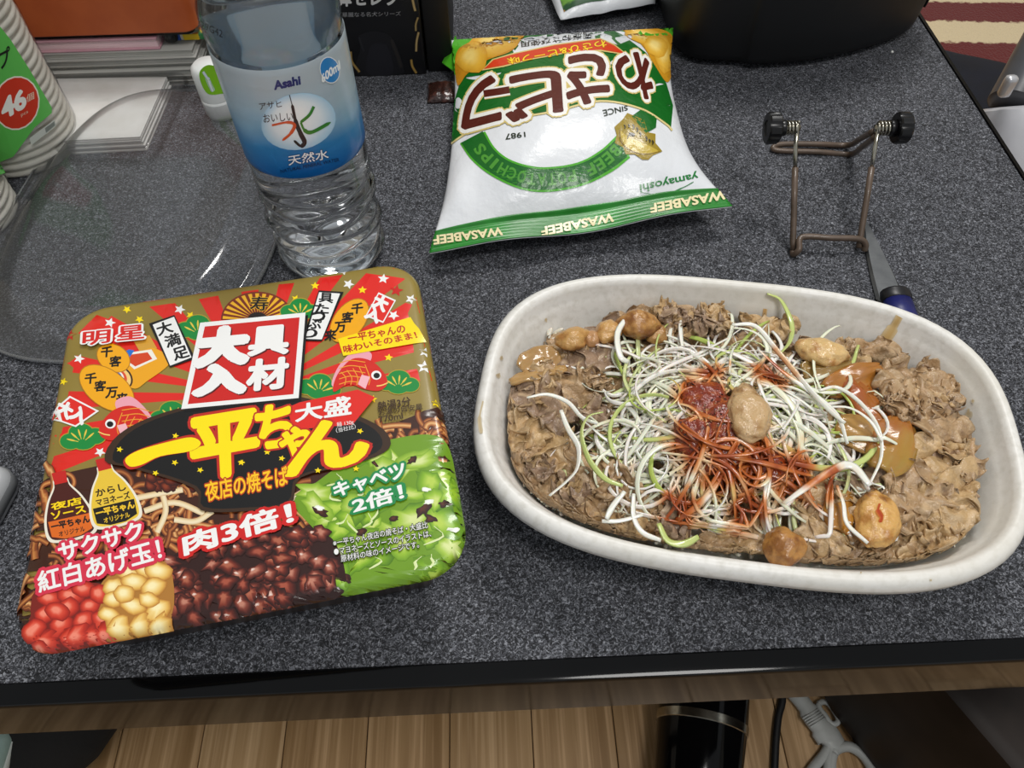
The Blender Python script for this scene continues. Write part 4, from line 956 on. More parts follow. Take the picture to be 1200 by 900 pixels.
def beef(u0, v0, L, W, ang, dz, seed, tone, name='beef_slice'):
    rnd = random.Random(seed); nu, nv = 40, 22; kf = rnd.uniform(1.4, 2.6); ph = rnd.uniform(0, 6.28); A = rnd.uniform(.0014, .0030); kk = rnd.uniform(-.9, .9); o3 = rnd.uniform(0, 99)
    comp = rnd.uniform(.6, .8); top = []; curl = rnd.uniform(-.5, .5); hs = []; drp = rnd.uniform(-.0025, .0022)
    for j in range(nv + 1):
        for i in range(nu + 1):
            a = i / nu - .5; b = j / nv - .5
            ew = (1 - (2 * abs(a)) ** 3.5) ** .5 * .85 + .15; bw = b * W * ew * (1 + .35 * noise.noise(Vector((a * 5, o3, b))))
            w = 2 * math.pi * (kf * a + kk * b) + ph + 2.2 * noise.noise(Vector((a * 3, b * 3, o3)))
            x = a * L * comp + A * .7 * math.sin(w * 2 + .6); y = bw; z = A * math.sin(w)
            q = Vector((a * L * 70, b * W * 70 + o3, o3)); nz = noise.noise_vector(q); n2 = noise.noise_vector(q * 2.3); n3 = noise.noise_vector(q * 5)
            x += .0030 * nz.x + .0016 * n2.x; y += .0030 * nz.y + .0016 * n2.y; z += .0030 * nz.z + .0020 * n2.z + .0008 * n3.z
            e = max((2 * abs(a)) ** 6, (2 * abs(b)) ** 6); z += drp * e + .0022 * math.sin(a * 38 + 3 * math.sin(a * 9 + o3)) * (2 * abs(b)) ** 3; y += .0014 * math.sin(a * 31 + o3) * (2 * abs(b)) ** 3
            y += curl * a * a * L
            X = x * math.cos(ang) - y * math.sin(ang); Y = x * math.sin(ang) + y * math.cos(ang); u, v = u0 + X, v0 + Y
            r = rho(u, v, .0150)
            if r > .93: k = (.93 + .07 * math.tanh((r - .93) / .07)) / r; u *= k; v *= k; z += .0006
            top.append(inside(tw(u, v, fz(u, v) + dz + z))); hs.append(z)
    n1 = nu + 1; bot = [inside(p - Vector((0, 0, .0018))) for p in top]; N = len(top); F = []
    for j in range(nv):
        for i in range(nu):
            k = j * n1 + i; F.append((k, k + 1, k + n1 + 1, k + n1)); F.append((N + k, N + k + n1, N + k + n1 + 1, N + k + 1))
    ed = list(range(nu)) + [j * n1 + nu for j in range(nv)] + [nv * n1 + i for i in range(nu, 0, -1)] + [j * n1 for j in range(nv, 0, -1)]
    for i in range(len(ed)): x, y = ed[i], ed[(i + 1) % len(ed)]; F.append((x, N + x, N + y, y))
    base = [lin('#b6946c'), lin('#a0846c'), lin('#c6a474')][tone]; fat = lin('#d2b690'); C = []
    for j in range(nv + 1):
        for i in range(nu + 1):
            a = i / nu; b = j / nv; f = float(sstep(.05, .45, noise.noise(Vector((a * 3 + seed, b * 8, 4.2))))) * .6 + float(sstep(.86, 1, abs(b - .5) * 2)) * .3; f = min(f, .8)
            d = .92 + .3 * noise.noise(Vector((a * 9, b * 7, seed))); C.append([lerp(base[c], fat[c], f) * d for c in range(3)] + [1])
    return mk(name, top + bot, F, beef_m, cols=C + C)
random.seed(77)
sl = []
for k in range(48):
    for _ in range(50):
        u = random.uniform(-.1, .1); v = random.uniform(-.065, .065)
        if rho(u, v, .024) < 1 and all((u - a) ** 2 + (v - b) ** 2 > .013 ** 2 for a, b in sl): break
    sl.append((u, v))
n_b = 0
for (u, v) in sl:
    o = beef(u, v, random.uniform(.036, .056), random.uniform(.016, .026), random.uniform(0, 6.28), random.uniform(0, .003), n_b, random.choice([0, 0, 1, 2])); n_b += 1; beef_tag(o)
for (x, y, L, W, a, dz) in [(640, 520, .055, .028, 1.9, .005), (615, 500, .05, .024, 1.4, .005), (665, 560, .05, .026, .6, .005), (700, 585, .05, .026, .3, .006), (660, 455, .055, .024, -.5, .006), (690, 430, .05, .022, .4, .006), (790, 382, .05, .022, .1, .006), (820, 385, .04, .018, .4, .004),
                             (1060, 470, .06, .028, -1.1, .007), (1085, 500, .055, .026, -1.3, .007), (1090, 560, .06, .030, -1.0, .006), (1060, 590, .055, .028, .5, .007), (1100, 610, .055, .03, .8, .006), (1050, 640, .05, .022, 0, .004), (960, 615, .05, .026, .9, .007), (985, 635, .05, .024, -.2, .006), (870, 640, .05, .022, 0, .004), (900, 385, .04, .018, -.3, .004), (720, 605, .05, .022, -.2, .005), (1100, 455, .045, .022, -1.2, .005), (640, 480, .05, .022, 2.4, .007), (1120, 530, .05, .022, -1.5, .006), (605, 555, .045, .022, 1.2, .004), (640, 596, .05, .022, -.6, .005), (690, 622, .05, .020, -.35, .004), (760, 640, .05, .020, -.2, .004), (830, 655, .05, .018, -.15, .004), (960, 662, .05, .018, -.1, .004), (1040, 664, .05, .018, 0, .004), (1100, 650, .045, .02, .4, .004), (600, 470, .04, .02, 1.5, .004)]:
    p = at(x, y, .034); u, v = tl(p.x, p.y); o = beef(u, v, L, W, a + .18, dz, 200 + n_b, random.choice([0, 1, 2, 0])); n_b += 1; beef_tag(o)

for k in range(46):
    x, y = random.choice([(random.uniform(600, 700), random.uniform(440, 600)), (random.uniform(1040, 1135), random.uniform(440, 650)), (random.uniform(650, 800), random.uniform(575, 640)), (random.uniform(870, 1080), random.uniform(600, 660)), (random.uniform(760, 840), random.uniform(370, 395)), (random.uniform(1040, 1110), random.uniform(430, 500))])
    p = at(x, y, .036); u, v = tl(p.x, p.y)
    if rho(u, v, .018) > .97: continue
    o = beef(u, v, random.uniform(.018, .028), random.uniform(.010, .016), random.uniform(0, 6.28), random.uniform(.006, .009), 400 + k, random.choice([0, 1, 2])); beef_tag(o); o['label'] = o['label'].replace('beef slice', 'beef scrap'); o['group'] = o['group'].replace('beef slices', 'beef scraps')

# onion and leek pieces
onion_m = pm('simmered_onion', '#b5874a', .22, coat=.7, coat_rough=.08, sss=.25, attr=True, bump=[((120, 900, 120), .25, .0006)])
def onion(x, y, z, L, W, ang, bend, c1, c2, label, tilt=0.0, red=0.0):
    c = at(x, y, z); nu, nv = 18, 10; V = []; C = []
    M = Matrix.Translation(c) @ Matrix.Rotation(ang, 4, 'Z') @ Matrix.Rotation(tilt, 4, 'X')
    for s in (0, 1):
        for j in range(nv + 1):
            for i in range(nu + 1):
                a = i / nu - .5; b = j / nv - .5; w = W * (1 - .5 * (2 * abs(a)) ** 3)
                z_ = bend * .55 * (1 - (2 * b) ** 2) + bend * .2 * (1 - (2 * a) ** 2) + .0005 * math.sin(b * 36) + .0016 * noise.noise(Vector((a * 3, b * 3, y))) - s * .0016 + .0008 * noise.noise(Vector((a * 5, b * 5, x)))
                p = M @ Vector((a * L, b * w, z_)); V.append(inside(p)); t = .5 + .5 * noise.noise(Vector((a * 3, b * 12, x * .1)))
                r = .55 * red * float(sstep(.0, .6, a + b + .15 + .5 * noise.noise(Vector((a * 4, b * 4, x))))); cc = [lerp(lin(c1)[q], lin(c2)[q], t) for q in range(3)]; C.append([lerp(cc[q], lin('#a4481e')[q], r) for q in range(3)] + [1])
    n1 = nu + 1; N = n1 * (nv + 1); F = []
    for j in range(nv):
        for i in range(nu): k = j * n1 + i; F.append((k, k + 1, k + n1 + 1, k + n1)); F.append((N + k, N + k + n1, N + k + n1 + 1, N + k + 1))
    ed = list(range(nu)) + [j * n1 + nu for j in range(nv)] + [nv * n1 + i for i in range(nu, 0, -1)] + [j * n1 for j in range(nv, 0, -1)]
    for i in range(len(ed)): a, b = ed[i], ed[(i + 1) % len(ed)]; F.append((a, N + a, N + b, b))
    return tag(mk('onion_piece', V, F, onion_m, cols=C), label, 'onion')
onion(632, 424, .039, .022, .019, .5, .003, '#bd965e', '#a27a46', 'square amber piece of simmered onion beside the tray wall', .1)
onion(630, 438, .040, .030, .011, .25, .002, '#c6a06a', '#b08850', 'ribbed tan strip of simmered leek under the square onion piece', -.5)
onion(1000, 445, .043, .034, .015, .35, .004, '#b87a34', '#9a6428', 'long amber onion strip beside the pale garlic clove', .2)
onion(1012, 470, .043, .028, .016, 1.9, .005, '#b06a30', '#9a5a20', 'amber onion piece with a red sauce tip', .2, .9)
onion(1012, 510, .044, .026, .020, -.6, .005, '#b89050', '#a87c3a', 'glossy olive amber onion piece under the curled scallion shreds', .1)
onion(1045, 522, .045, .032, .022, 1.0, .005, '#a88a3e', '#b07a34', 'glossy onion piece smeared with red chili sauce', .1, 1.0)
onion(968, 432, .042, .026, .014, .1, .004, '#a8884a', '#8a6a34', 'small olive onion piece under the pale garlic clove', .1)
onion(985, 600, .042, .020, .016, 1.2, .004, '#c08a3a', '#a87028', 'golden onion piece behind the glossy golden garlic clove', .2)

# garlic cloves
def garlic(x, y, z, L, W, Hh, ang, c1, c2, label, th=.56, speck=False, tilt=0.0, red=None):
    c = at(x, y, z); m = pm('roasted_garlic', c1, .32, coat=.5, coat_rough=.12, sss=.1, vary=[(150, c2, th - .10, th + .06), (80, '#6a3a16', th + .03, th + .12)] + ([(900, '#2a1c10', .68, .72)] if speck else []), bump=[(190, .9, .0018), (600, .4, .0006)])
    bm = bmesh.new(); bmesh.ops.create_icosphere(bm, subdivisions=4, radius=1.0); M = Matrix.Translation(c) @ Matrix.Rotation(ang, 4, 'Z') @ Matrix.Rotation(tilt, 4, 'Y')
    for v in bm.verts:
        p = v.co.copy(); k = 1 - .30 * max(p.x, 0) ** 2 - .08 * max(-p.x, 0); f = 1 + .16 * noise.noise(p * 1.5 + Vector((x * .37, y * .61, 0))) + .07 * noise.noise(p * 3.6 + Vector((y * .3, x * .7, 0))) + .025 * noise.noise(p * 9)
        flat = .8 if p.z < 0 else 1; q = Vector((p.x * L * .5, (p.y * k + .22 * p.x * p.x - .08) * W * .5, p.z * k * Hh * .5 * flat)) * f
        v.co = M @ q
    o = from_bm('garlic_clove', bm, m, sharp=3); return tag(o, label, 'garlic')
garlic(671, 397, .044, .019, .014, .012, .3, '#c89a5a', '#a8743a', 'tan garlic clove behind the beef at the tray wall')
garlic(712, 388, .044, .015, .014, .011, 1.2, '#cfa060', '#b07c3e', 'small pale tan garlic clove beside the big toasted one')
garlic(748, 380, .046, .023, .018, .013, -.25, '#b98748', '#8c5a26', 'big toasted brown garlic clove at the back of the tray', .5)
garlic(694, 397, .042, .012, .010, .009, .0, '#c09060', '#9c7040', 'smallest tan garlic clove squeezed between two larger cloves')
garlic(963, 413, .045, .027, .016, .014, -.3, '#dcb87c', '#b58044', 'pale yellow garlic clove with a brown spot by the back wall', .58)
garlic(877, 484, .060, .031, .020, .012, 1.45, '#c8a678', '#a88050', 'peppered beige garlic clove on top of the scallion heap', .60, True)
g_gold = garlic(1026, 609, .046, .029, .019, .012, 1.2, '#d8a860', '#b47c38', 'glossy golden garlic clove with a red sauce streak', .55)
garlic(918, 641, .042, .019, .018, .015, 1.6, '#b98444', '#8e5a26', 'brown roasted garlic clove at the front wall of the tray', .52)
garlic(770, 392, .042, .013, .010, .009, .9, '#b88a50', '#94642e', 'brown garlic bit half hidden under white shreds')

def on_object(o):
    off = woff(o); bv = BVHTree.FromPolygons([v.co + off for v in o.data.vertices], [tuple(p.vertices) for p in o.data.polygons])
    def f(P, H):
        out = []
        for (x, y), h in zip(P, H):
            d = Vector(CM.T @ np.array([(x - 600) / FPX, (450 - y) / FPX, 1.0])).normalized(); r = bv.ray_cast(Vector(CAM), d)
            p = r[0] if r[0] else bv.find_nearest(at(x, y, .048))[0]; out.append(tuple(p - d * h))
        return np.array(out)
    return f
gs = Print(g_gold, on_object(g_gold), pm('chili_streak', '#ffffff', .15, attr=True, coat=.6), maxe=3, h0=.0003)
gs.begin('sauce_streak'); gs.ribbon([(1031, 590), (1029, 598), (1033, 606), (1031, 612)], [3, 7, 5, 2], ['#c0701e', '#a83408', '#b4480e', '#c87c2c']); gs.flush()

# scallion shreds
negi_m = pm('scallion_shred', '#e6e4dc', .28, attr=True, coat=.5, coat_rough=.12, sss=.15, bump=[((300, 300, 300), .12, .0003)])
MC = tl(*at(848, 505, .045)[:2])
def mz(u, v):
    a = (u - MC[0]) / .064; b = (v - MC[1]) / .052; r = math.hypot(a, b)
    return max(fz(u, v) + .004, .037 + .017 * max(0, 1 - r ** 2) - .002 * max(0, r - 1))
SA = [(at(820, 470, .05), .016), (at(850, 505, .05), .017), (at(815, 525, .05), .016), (at(850, 550, .05), .017), (at(890, 545, .05), .016), (at(930, 555, .05), .014), (at(900, 440, .05), .012), (at(800, 590, .05), .012), (at(830, 440, .05), .010), (at(880, 590, .05), .012), (at(965, 570, .05), .01)]
def stain(p):
    s = 0
    for c, r in SA:
        d = math.hypot(p.x - c.x, p.y - c.y) / r; s = max(s, 1 - d * .75)
    s += .45 * noise.noise(Vector((p.x * 160, p.y * 160, 7))); return float(sstep(.05, .95, s))
WC = [lin('#f2f1e6'), lin('#ebedd8'), lin('#f6f3ec'), lin('#efe8e0'), lin('#eef0d6')]; GC = [lin('#c2cf7c'), lin('#d3dc9e'), lin('#b3c560')]; YO = lin('#e6b470'); OR = lin('#cf7836'); RD = lin('#9a4016')
def strand(path, w, th, col, tw0, dirt=True, seed=0):
    n = len(path); wid = [w * (.5 + .5 * math.sin(math.pi * min(max(i / (n - 1), .04), .96)) ** .5) for i in range(n)]
    V, F = sweep(path, wid, th, 6, [tw0 + .6 * math.sin(i / n * 3 + seed) for i in range(n)]); C = []
    for i, v in enumerate(V):
        s = stain(v) if dirt else 0; p = path[i // 6]; g = 1 + .06 * noise.noise(p * 400)
        k1 = float(sstep(.02, .35, s)); k2 = float(sstep(.25, .65, s)); k3 = float(sstep(.6, .98, s))
        cc = [lerp(lerp(lerp(col[q] * g, YO[q], k1 * .75), OR[q], k2), RD[q], k3 * .9) for q in range(3)]
        C.append(cc + [1])
    return V, F, C
def rand_path(rnd, tight=False, low=False):
    r = math.sqrt(rnd.random()) * (.9 if tight else 1.05); a = rnd.uniform(0, 6.28); u = MC[0] + .056 * r * math.cos(a); v = MC[1] + .046 * r * math.sin(a)
    L = rnd.uniform(.028, .066); n = 16; h = rnd.uniform(0, 6.28); cv = rnd.gauss(0, 1.7) / .03; dcv = rnd.gauss(0, .5) / .03; lay = rnd.uniform(-.003, .0055) if not low else rnd.uniform(-.004, .001)
    P = []; z0 = rnd.uniform(-.001, .002); hump = rnd.uniform(0, .005)
    for i in range(n):
        t = i / (n - 1); P.append(inside(tw(u, v, mz(u, v) + lay + hump * math.sin(math.pi * t) + z0 * t)))
        h += (cv + dcv * (t - .5)) * L / n; u += math.cos(h) * L / n; v += math.sin(h) * L / n
        r_ = rho(u, v, .022)
        if r_ > 1: u /= r_; v /= r_
    return P
random.seed(4)
rn = random.Random(9)
LBL = {'w': ('thin white shredded scallion strand heaped on the beef', 'white scallion shreds'), 'g': ('thin yellow-green shredded scallion strand among the white ones', 'yellow-green scallion shreds'), 'r': ('shredded scallion strand stained orange by the chili sauce', 'sauce-stained scallion shreds')}
cnt = 0
for k in range(262):
    green = rn.random() < .15; P = rand_path(rn); w = rn.uniform(.00055, .0014) * (1.2 if rn.random() < .2 else 1)
    V, F, C = strand(P, w, .00030, rn.choice(GC) if green else rn.choice(WC), rn.uniform(-.45, .45), True, k)
    avg = sum(stain(p) for p in P) / len(P); key = 'r' if avg > .35 else ('g' if green else 'w')
    tag(mk('scallion_shred', V, F, negi_m, cols=C), LBL[key][0], 'scallion', LBL[key][1]); cnt += 1
# strands that stand out
def hero(px, z, w, kind, dz=0.0):
    P = []
    for i, (x, y) in enumerate(px):
        zz = z[i] if hasattr(z, '__len__') else z; P.append(at(x, y, zz))
    P = [inside(p) for p in spline(P, 5)]; V, F, C = strand(P, w, .00035, (GC if kind == 'g' else WC)[0], .3, kind != 'g', len(px))
    return mk('scallion_shred', V, F, negi_m, cols=C)
def z1(x, y): return (540 + x / 3.75, 310 + y / 3.75)
def z2(x, y): return (840 + x / 3.3333, 310 + y / 3.3333)
def z3(x, y): return (540 + x / 3.75, 480 + y / 3.75)
def z4(x, y): return (840 + x / 3.3333, 500 + y / 3.3333)
HS = [([z1(290, 585), z1(380, 570), z1(470, 605), z1(530, 670), z1(600, 700)], .050, .0011, 'w', 'white scallion strand straying over the beef, thin tip pointing at the tray wall'),
      ([z1(440, 640), z1(470, 720), z1(515, 800), z1(512, 890), z3(470, 310), z3(390, 378)], .050, .0015, 'w', 'thick white scallion strand curving down over the beef'),
      ([z1(625, 648), z1(560, 668), z1(530, 740), z1(555, 840), z3(600, 270), z3(645, 310), z3(712, 335)], .052, .0014, 'g', 'long green scallion strand bowed over the beef'),
      ([z2(200, 100), z2(255, 145), z2(292, 230), z2(285, 300), z2(240, 355)], [.044, .042, .040, .043, .046], .0014, 'g', 'pale green scallion strand climbing the back wall of the tray'),
      ([z2(400, 492), z2(470, 480), z2(560, 540), z2(630, 640), z2(642, 750), z2(595, 862)], .053, .0010, 'w', 'thin white scallion loop hanging over the onion pieces'),
      ([z2(430, 556), z2(520, 560), z2(600, 612), z2(645, 690)], .054, .0009, 'w', 'fine white scallion strand running beside the loop'),
      ([z4(600, 230), z4(520, 150), z4(420, 190), z4(260, 300)], .056, .0020, 'w', 'broad white scallion strip lying across the heap'),
      ([z4(470, 230), z4(495, 300), z4(510, 380), z4(590, 455)], .050, .0011, 'w', 'white scallion strand reaching down to the golden garlic clove'),
      ([z1(740, 220), z1(690, 300), z1(700, 400), z1(735, 430)], [.049, .051, .052, .05], .0017, 'w', 'wide pale scallion strip over the toasted garlic clove'),
      ([z3(760, 370), z3(760, 470), z3(800, 540), z3(880, 575)], .046, .0013, 'w', 'orange and white scallion strand by the front wall of the tray'),
      ([z3(870, 500), z3(910, 575), z3(980, 590), z3(1045, 560)], .047, .0018, 'g', 'bright green scallion strip curled by the front wall of the tray'),
      ([z3(620, 490), z3(700, 488), z3(800, 462)], .046, .0012, 'w', 'straight white scallion strand near the front wall'),
      ([z3(640, 480), z3(670, 420), z3(720, 360)], .048, .0015, 'w', 'translucent white scallion strip resting on the beef'),
      ([z2(60, 235), z2(150, 240), z2(230, 330), z2(330, 450), z2(420, 550), z2(500, 620)], .057, .0013, 'w', 'long white scallion strand stretched beside the peppered garlic clove'),
      ([z2(160, 330), z2(260, 420), z2(370, 500), z2(470, 590), z2(510, 700)], .056, .0012, 'w', 'second long white scallion strand below the stretched one')]
for px, z, w, kd, lb in HS: tag(hero(px, z, w, kd), lb, 'scallion')
# the finer tangle underneath
parts = []; CC = []
for k in range(330):
    P = rand_path(rn, True, True); green = rn.random() < .15; V, F, C = strand(P, rn.uniform(.0006, .0013), .0003, rn.choice(GC) if green else rn.choice(WC), rn.uniform(-.45, .45), True, k); parts.append((V, F)); CC += C
V, F = join(parts); o = mk('scallion_tangle', V, F, negi_m, cols=CC); tag(o, 'dense tangle of fine shredded scallion beneath the loose strands', 'scallion', kind='stuff')

# chili sauce pooled in the heap
sauce_m = pm('red_chili_sauce', '#842a0a', .14, coat=.8, coat_rough=.04, sss=.2, vary=[(200, '#b0561c', .45, .7), (350, '#3e1005', .56, .70)], bump=[(260, .8, .002)])
def pool(x, y, r, zl, label, seed):
    c = at(x, y, .05); cu, cv = tl(c.x, c.y); V = []; F = []; n = 30; R = 7
    for i in range(R + 1):
        f = i / R
        for k in range(n):
            t = 2 * math.pi * k / n; rr = r * f * (1 + .35 * noise.noise(Vector((math.cos(t) * 1.6, math.sin(t) * 1.6, seed)))); u, v = cu + rr * math.cos(t), cv + rr * math.sin(t)
            V.append(tw(u, v, mz(u, v) + zl - .0028 * f ** 3 + .0010 * noise.noise(Vector((u * 300, v * 300, seed)))))
        if i:
            for k in range(n): F.append(((i - 1) * n + k, (i - 1) * n + (k + 1) % n, i * n + (k + 1) % n, i * n + k))
    b0 = len(V); V += [v - Vector((0, 0, .0012)) for v in V[-n:]]
    for k in range(n): F.append((R * n + k, R * n + (k + 1) % n, b0 + (k + 1) % n, b0 + k))
    F.append(tuple(range(b0, b0 + n))); return tag(mk('chili_sauce', V, F, sauce_m), label, 'sauce')
pool(824, 474, .011, .0064, 'shiny dark red chili sauce pool in the middle of the scallion heap', 1)
pool(850, 500, .012, .0062, 'peppered dark chili sauce pool beside the beige garlic clove', 2)
pool(812, 514, .010, .0054, 'orange red chili sauce patch left of the peppered pool', 3)
pool(842, 538, .010, .0052, 'thin chili sauce patch below the peppered pool', 4)
pool(905, 548, .007, .0050, 'small chili sauce patch under the beige garlic clove', 5)
# cracked pepper
pep = pm('cracked_pepper', '#1c140e', .6, attr=True); parts = []; CC = []
for k in range(280):
    if k < 200: x, y = rn.gauss(842, 30), rn.gauss(498, 18)
    else: x, y = rn.uniform(760, 960), rn.uniform(420, 600)
    c = at(x, y, .052); u, v = tl(c.x, c.y); p = tw(u, v, mz(u, v) + .0070 + rn.uniform(-.001, .0012)); s = rn.uniform(.0004, .0009)
    vs = [p + Vector((rn.uniform(-1, 1), rn.uniform(-1, 1), rn.uniform(-1, 1))) * s for _ in range(4)]; parts.append((vs, [(0, 1, 2), (0, 2, 3), (0, 3, 1), (1, 3, 2)])); CC += [rn.choice([lin('#17100b'), lin('#17100b'), lin('#6a5232'), lin('#b89a6a')])] * 4
V, F = join(parts); o = mk('pepper_flakes', V, F, pep, smooth=False, cols=CC); tag(o, 'cracked black pepper sprinkled over the chili sauce', 'pepper', kind='stuff')
# ------------------------------------------------------------------ wire stand
steel = pm('bare_steel', '#b9b5a8', .22, metal=1.0, vary=[(200, '#9a968a', .4, .7)])
brown_wire = pm('brown_coated_wire', '#5f4f43', .42, metal=.1, coat=.2, vary=[(120, '#524438', .4, .7)])
knob_m = pm('black_plastic', '#0c0c0e', .28, vary=[(60, '#141416', .4, .7)], bump=[(300, .1, .0004)])
ws = thing('wire_stand', 'small brown wire stand with two black thumb knobs', 'stand', tuple(at(970, 230, 0)))
WR = .0020
fl_, fr_ = at(929, 294, .002), at(1006, 292, .002)
PL, PR_ = at(933, 150, .056), at(1029, 150, .056)

def seg(a, b, t): return a + (b - a) * t
for nm, a, b in (('left', PL, fl_), ('right', PR_, fr_)):
    m_ = seg(a, b, .33)
    tube('bare_upright', [a + Vector((0, 0, .003)), seg(a, b, .15), m_], .0014, steel, ws, 8)
    tube('coated_upright', [m_ + (a - b).normalized() * .001, seg(a, b, .6), seg(a, b, .93), b + Vector((0, 0, .001))], WR, brown_wire, ws, 10)
q0 = fl_ + Vector((.0006, -.0035, 0)); q1 = fr_ + Vector((.004, -.0035, 0))
tube('front_crossbar', spline([fl_, fl_ + Vector((-.0002, -.003, -.0002)), q0 + Vector((.0015, .0005, .004)), at(940, 278, .009), at(975, 279, .0095), at(1006, 280, .009), at(1014, 286, .006), at(1013, 294,   .0021)], 6), WR, brown_wire, ws)
lp_ = [PR_ + Vector((-.001, .002, -.004)), seg(PR_, at(996, 170, .004), .6), at(994, 170, .0035), at(960, 169, .0035), at(918, 169, .0035), at(906, 173, .0028), at(914, 176.5,   .0021), at(960, 178,   .0021), at(996, 181,   .0021), seg(at(996, 181,   .0021), PR_ + Vector((0, -.004, -.004)), .45), PR_ + Vector((-.001, -.003, -.004))]
tube('rear_foot_loop', spline(lp_, 6), WR, brown_wire, ws)
ax = (PR_ - PL).normalized()
for sgn, P in ((-1, PL), (1, PR_)):
    hub = P; o0 = hub; coil = []
    side = ax * sgn; e1 = Vector((0, 0, 1)); e2 = side.cross(e1)
    for i in range(49):
        t = i / 48; coil.append(hub + side * (t * .0085 - .001) + (e1 * math.cos(t * 4 * 2 * math.pi) + e2 * math.sin(t * 4 * 2 * math.pi)) * .0040)
    tube('spring', coil, .0008, steel, ws, 6)
    M = Matrix.Translation(hub + side * .0068) @ side.to_track_quat('Z', 'Y').to_matrix().to_4x4()
    mk('threaded_bolt', *xf(lathe([(.0022, -.009), (.0022, .004)], 14), M), steel, ws)
    mk('knob_collar', *xf(lathe([(.0048, 0), (.0050, .0006), (.0050, .0034), (.0044, .004)], 24), M), knob_m, ws)
    n = 48; V = []; F = []
    for (r, z) in [(.0040, .0038), (.0088, .0038), (.0096, .0046), (.0096, .0106), (.0088, .0116), (.005, .0118), (.0046, .0110), (.0001, .0110)]:
        for k in range(n): rr = r * (1 - (.08 if r > .009 and k % 6 in (0, 1) else 0)); V.append(M @ Vector((rr * math.cos(2 * math.pi * k / n), rr * math.sin(2 * math.pi * k / n), z)))
    for i in range(7):
        for k in range(n): F.append((i * n + k, i * n + (k + 1) % n, (i + 1) * n + (k + 1) % n, (i + 1) * n + k))
    o = mk('knob', V, F, knob_m, ws); fixn(o); autos(o, .5)

# ------------------------------------------------------------------ paring knife
kb = at(1046, 347, .004); kt = at(1012, 256, .001); kd = (kb - kt); kd.z = 0; L_ = kd.length; kd.normalize(); kp = Vector((-kd.y, kd.x, 0))
kn = thing('paring_knife', 'small knife with a grey blade and dark blue handle', 'knife', tuple(kb))
blade = pm('brushed_blade', '#77797a', .32, metal=.85, vary=[(80, '#66686a', .4, .7)], bump=[((40, 700, 40), .15, .0003)])
V = []
outl = [(0, 0), (.010, -.0022), (.022, -.0046), (.040, -.0068), (.056, -.0082), (L_, -.0090), (L_ + .004, -.006), (L_ + .004, .006), (L_, .0085), (.052, .0074), (.03, .0048), (.012, .002)]
for zz in (.0012, .0026):
    for a, b in outl: V.append(kt + kd * a + kp * b * (1 if zz < .002 else .8) + Vector((0, 0, zz - .001)))
n = len(outl); F = [tuple(range(n)), tuple(range(2 * n - 1, n - 1, -1))] + [(i, n + i, n + (i + 1) % n, (i + 1) % n) for i in range(n)]
o = mk('blade', V, F, blade, kn, False); fixn(o)
def kh(t0, t1, w, h, nm, m):
    pts = [kt + kd * (L_ + lerp(t0, t1, i / 8)) + Vector((0, 0, h)) for i in range(9)]
    ws_ = [w * (.86 + .14 * math.sin(math.pi * min(max(i / 8, .15), .85))) for i in range(9)]; V, F = sweep(pts, ws_, h, 14); return mk(nm, V, F, m, kn)
kh(.000, .007, .0095, .0062, 'ferrule', pm('black_bolster', '#141417', .35, vary=[(60, '#1c1c20', .4, .6)])); kh(.006, .085, .0092, .0060, 'handle', pm('blue_handle', '#23286a', .35, vary=[(50, '#1c205a', .4, .6)]))

# ------------------------------------------------------------------ clear lid
lidm = clear_plastic('clear_lid_plastic', (.97, .975, .98), .015, .10, .05, 1.0)
LC = (-.232, .421); LA = 1.50
def lid_out(d, n=120):
    a, b = .136 - d, .094 - d; out = []
    for k in range(n):
        t = 2 * math.pi * k / n; c, s = math.cos(t), math.sin(t); r = (abs(c / a) ** 3.0 + abs(s / b) ** 3.0) ** (-1 / 3.0); x, y = r * c, r * s
        out.append((LC[0] + x * math.cos(LA) - y * math.sin(LA), LC[1] + x * math.sin(LA) + y * math.cos(LA)))
    return out
clid = thing('clear_lid', 'large clear plastic takeout lid lying beside the cups', 'lid', (*LC, 0))
lp0 = [(0, .001), (.0005, .0035), (.003, .0042), (.007, .0040), (.009, .0052), (.0115, .0075), (.014, .0082), (.017, .0110), (.023, .0155), (.027, .0168), (.032, .0165), (.036, .0152), (.06, .0150)]
o = mk('lid_panel', *rings(lid_out, lp0, False, True), lidm, clid); fixn(o)
mk('lid_rim', *rings(lid_out, [(0, .0008), (-.0006, .0016), (-.0004, .0036), (.0008, .0042), (.0012, .003), (.0006, .001)], False, False), clear_plastic('clear_rim_plastic', (.93, .94, .95), .06, .06, .14, 1.0), clid)

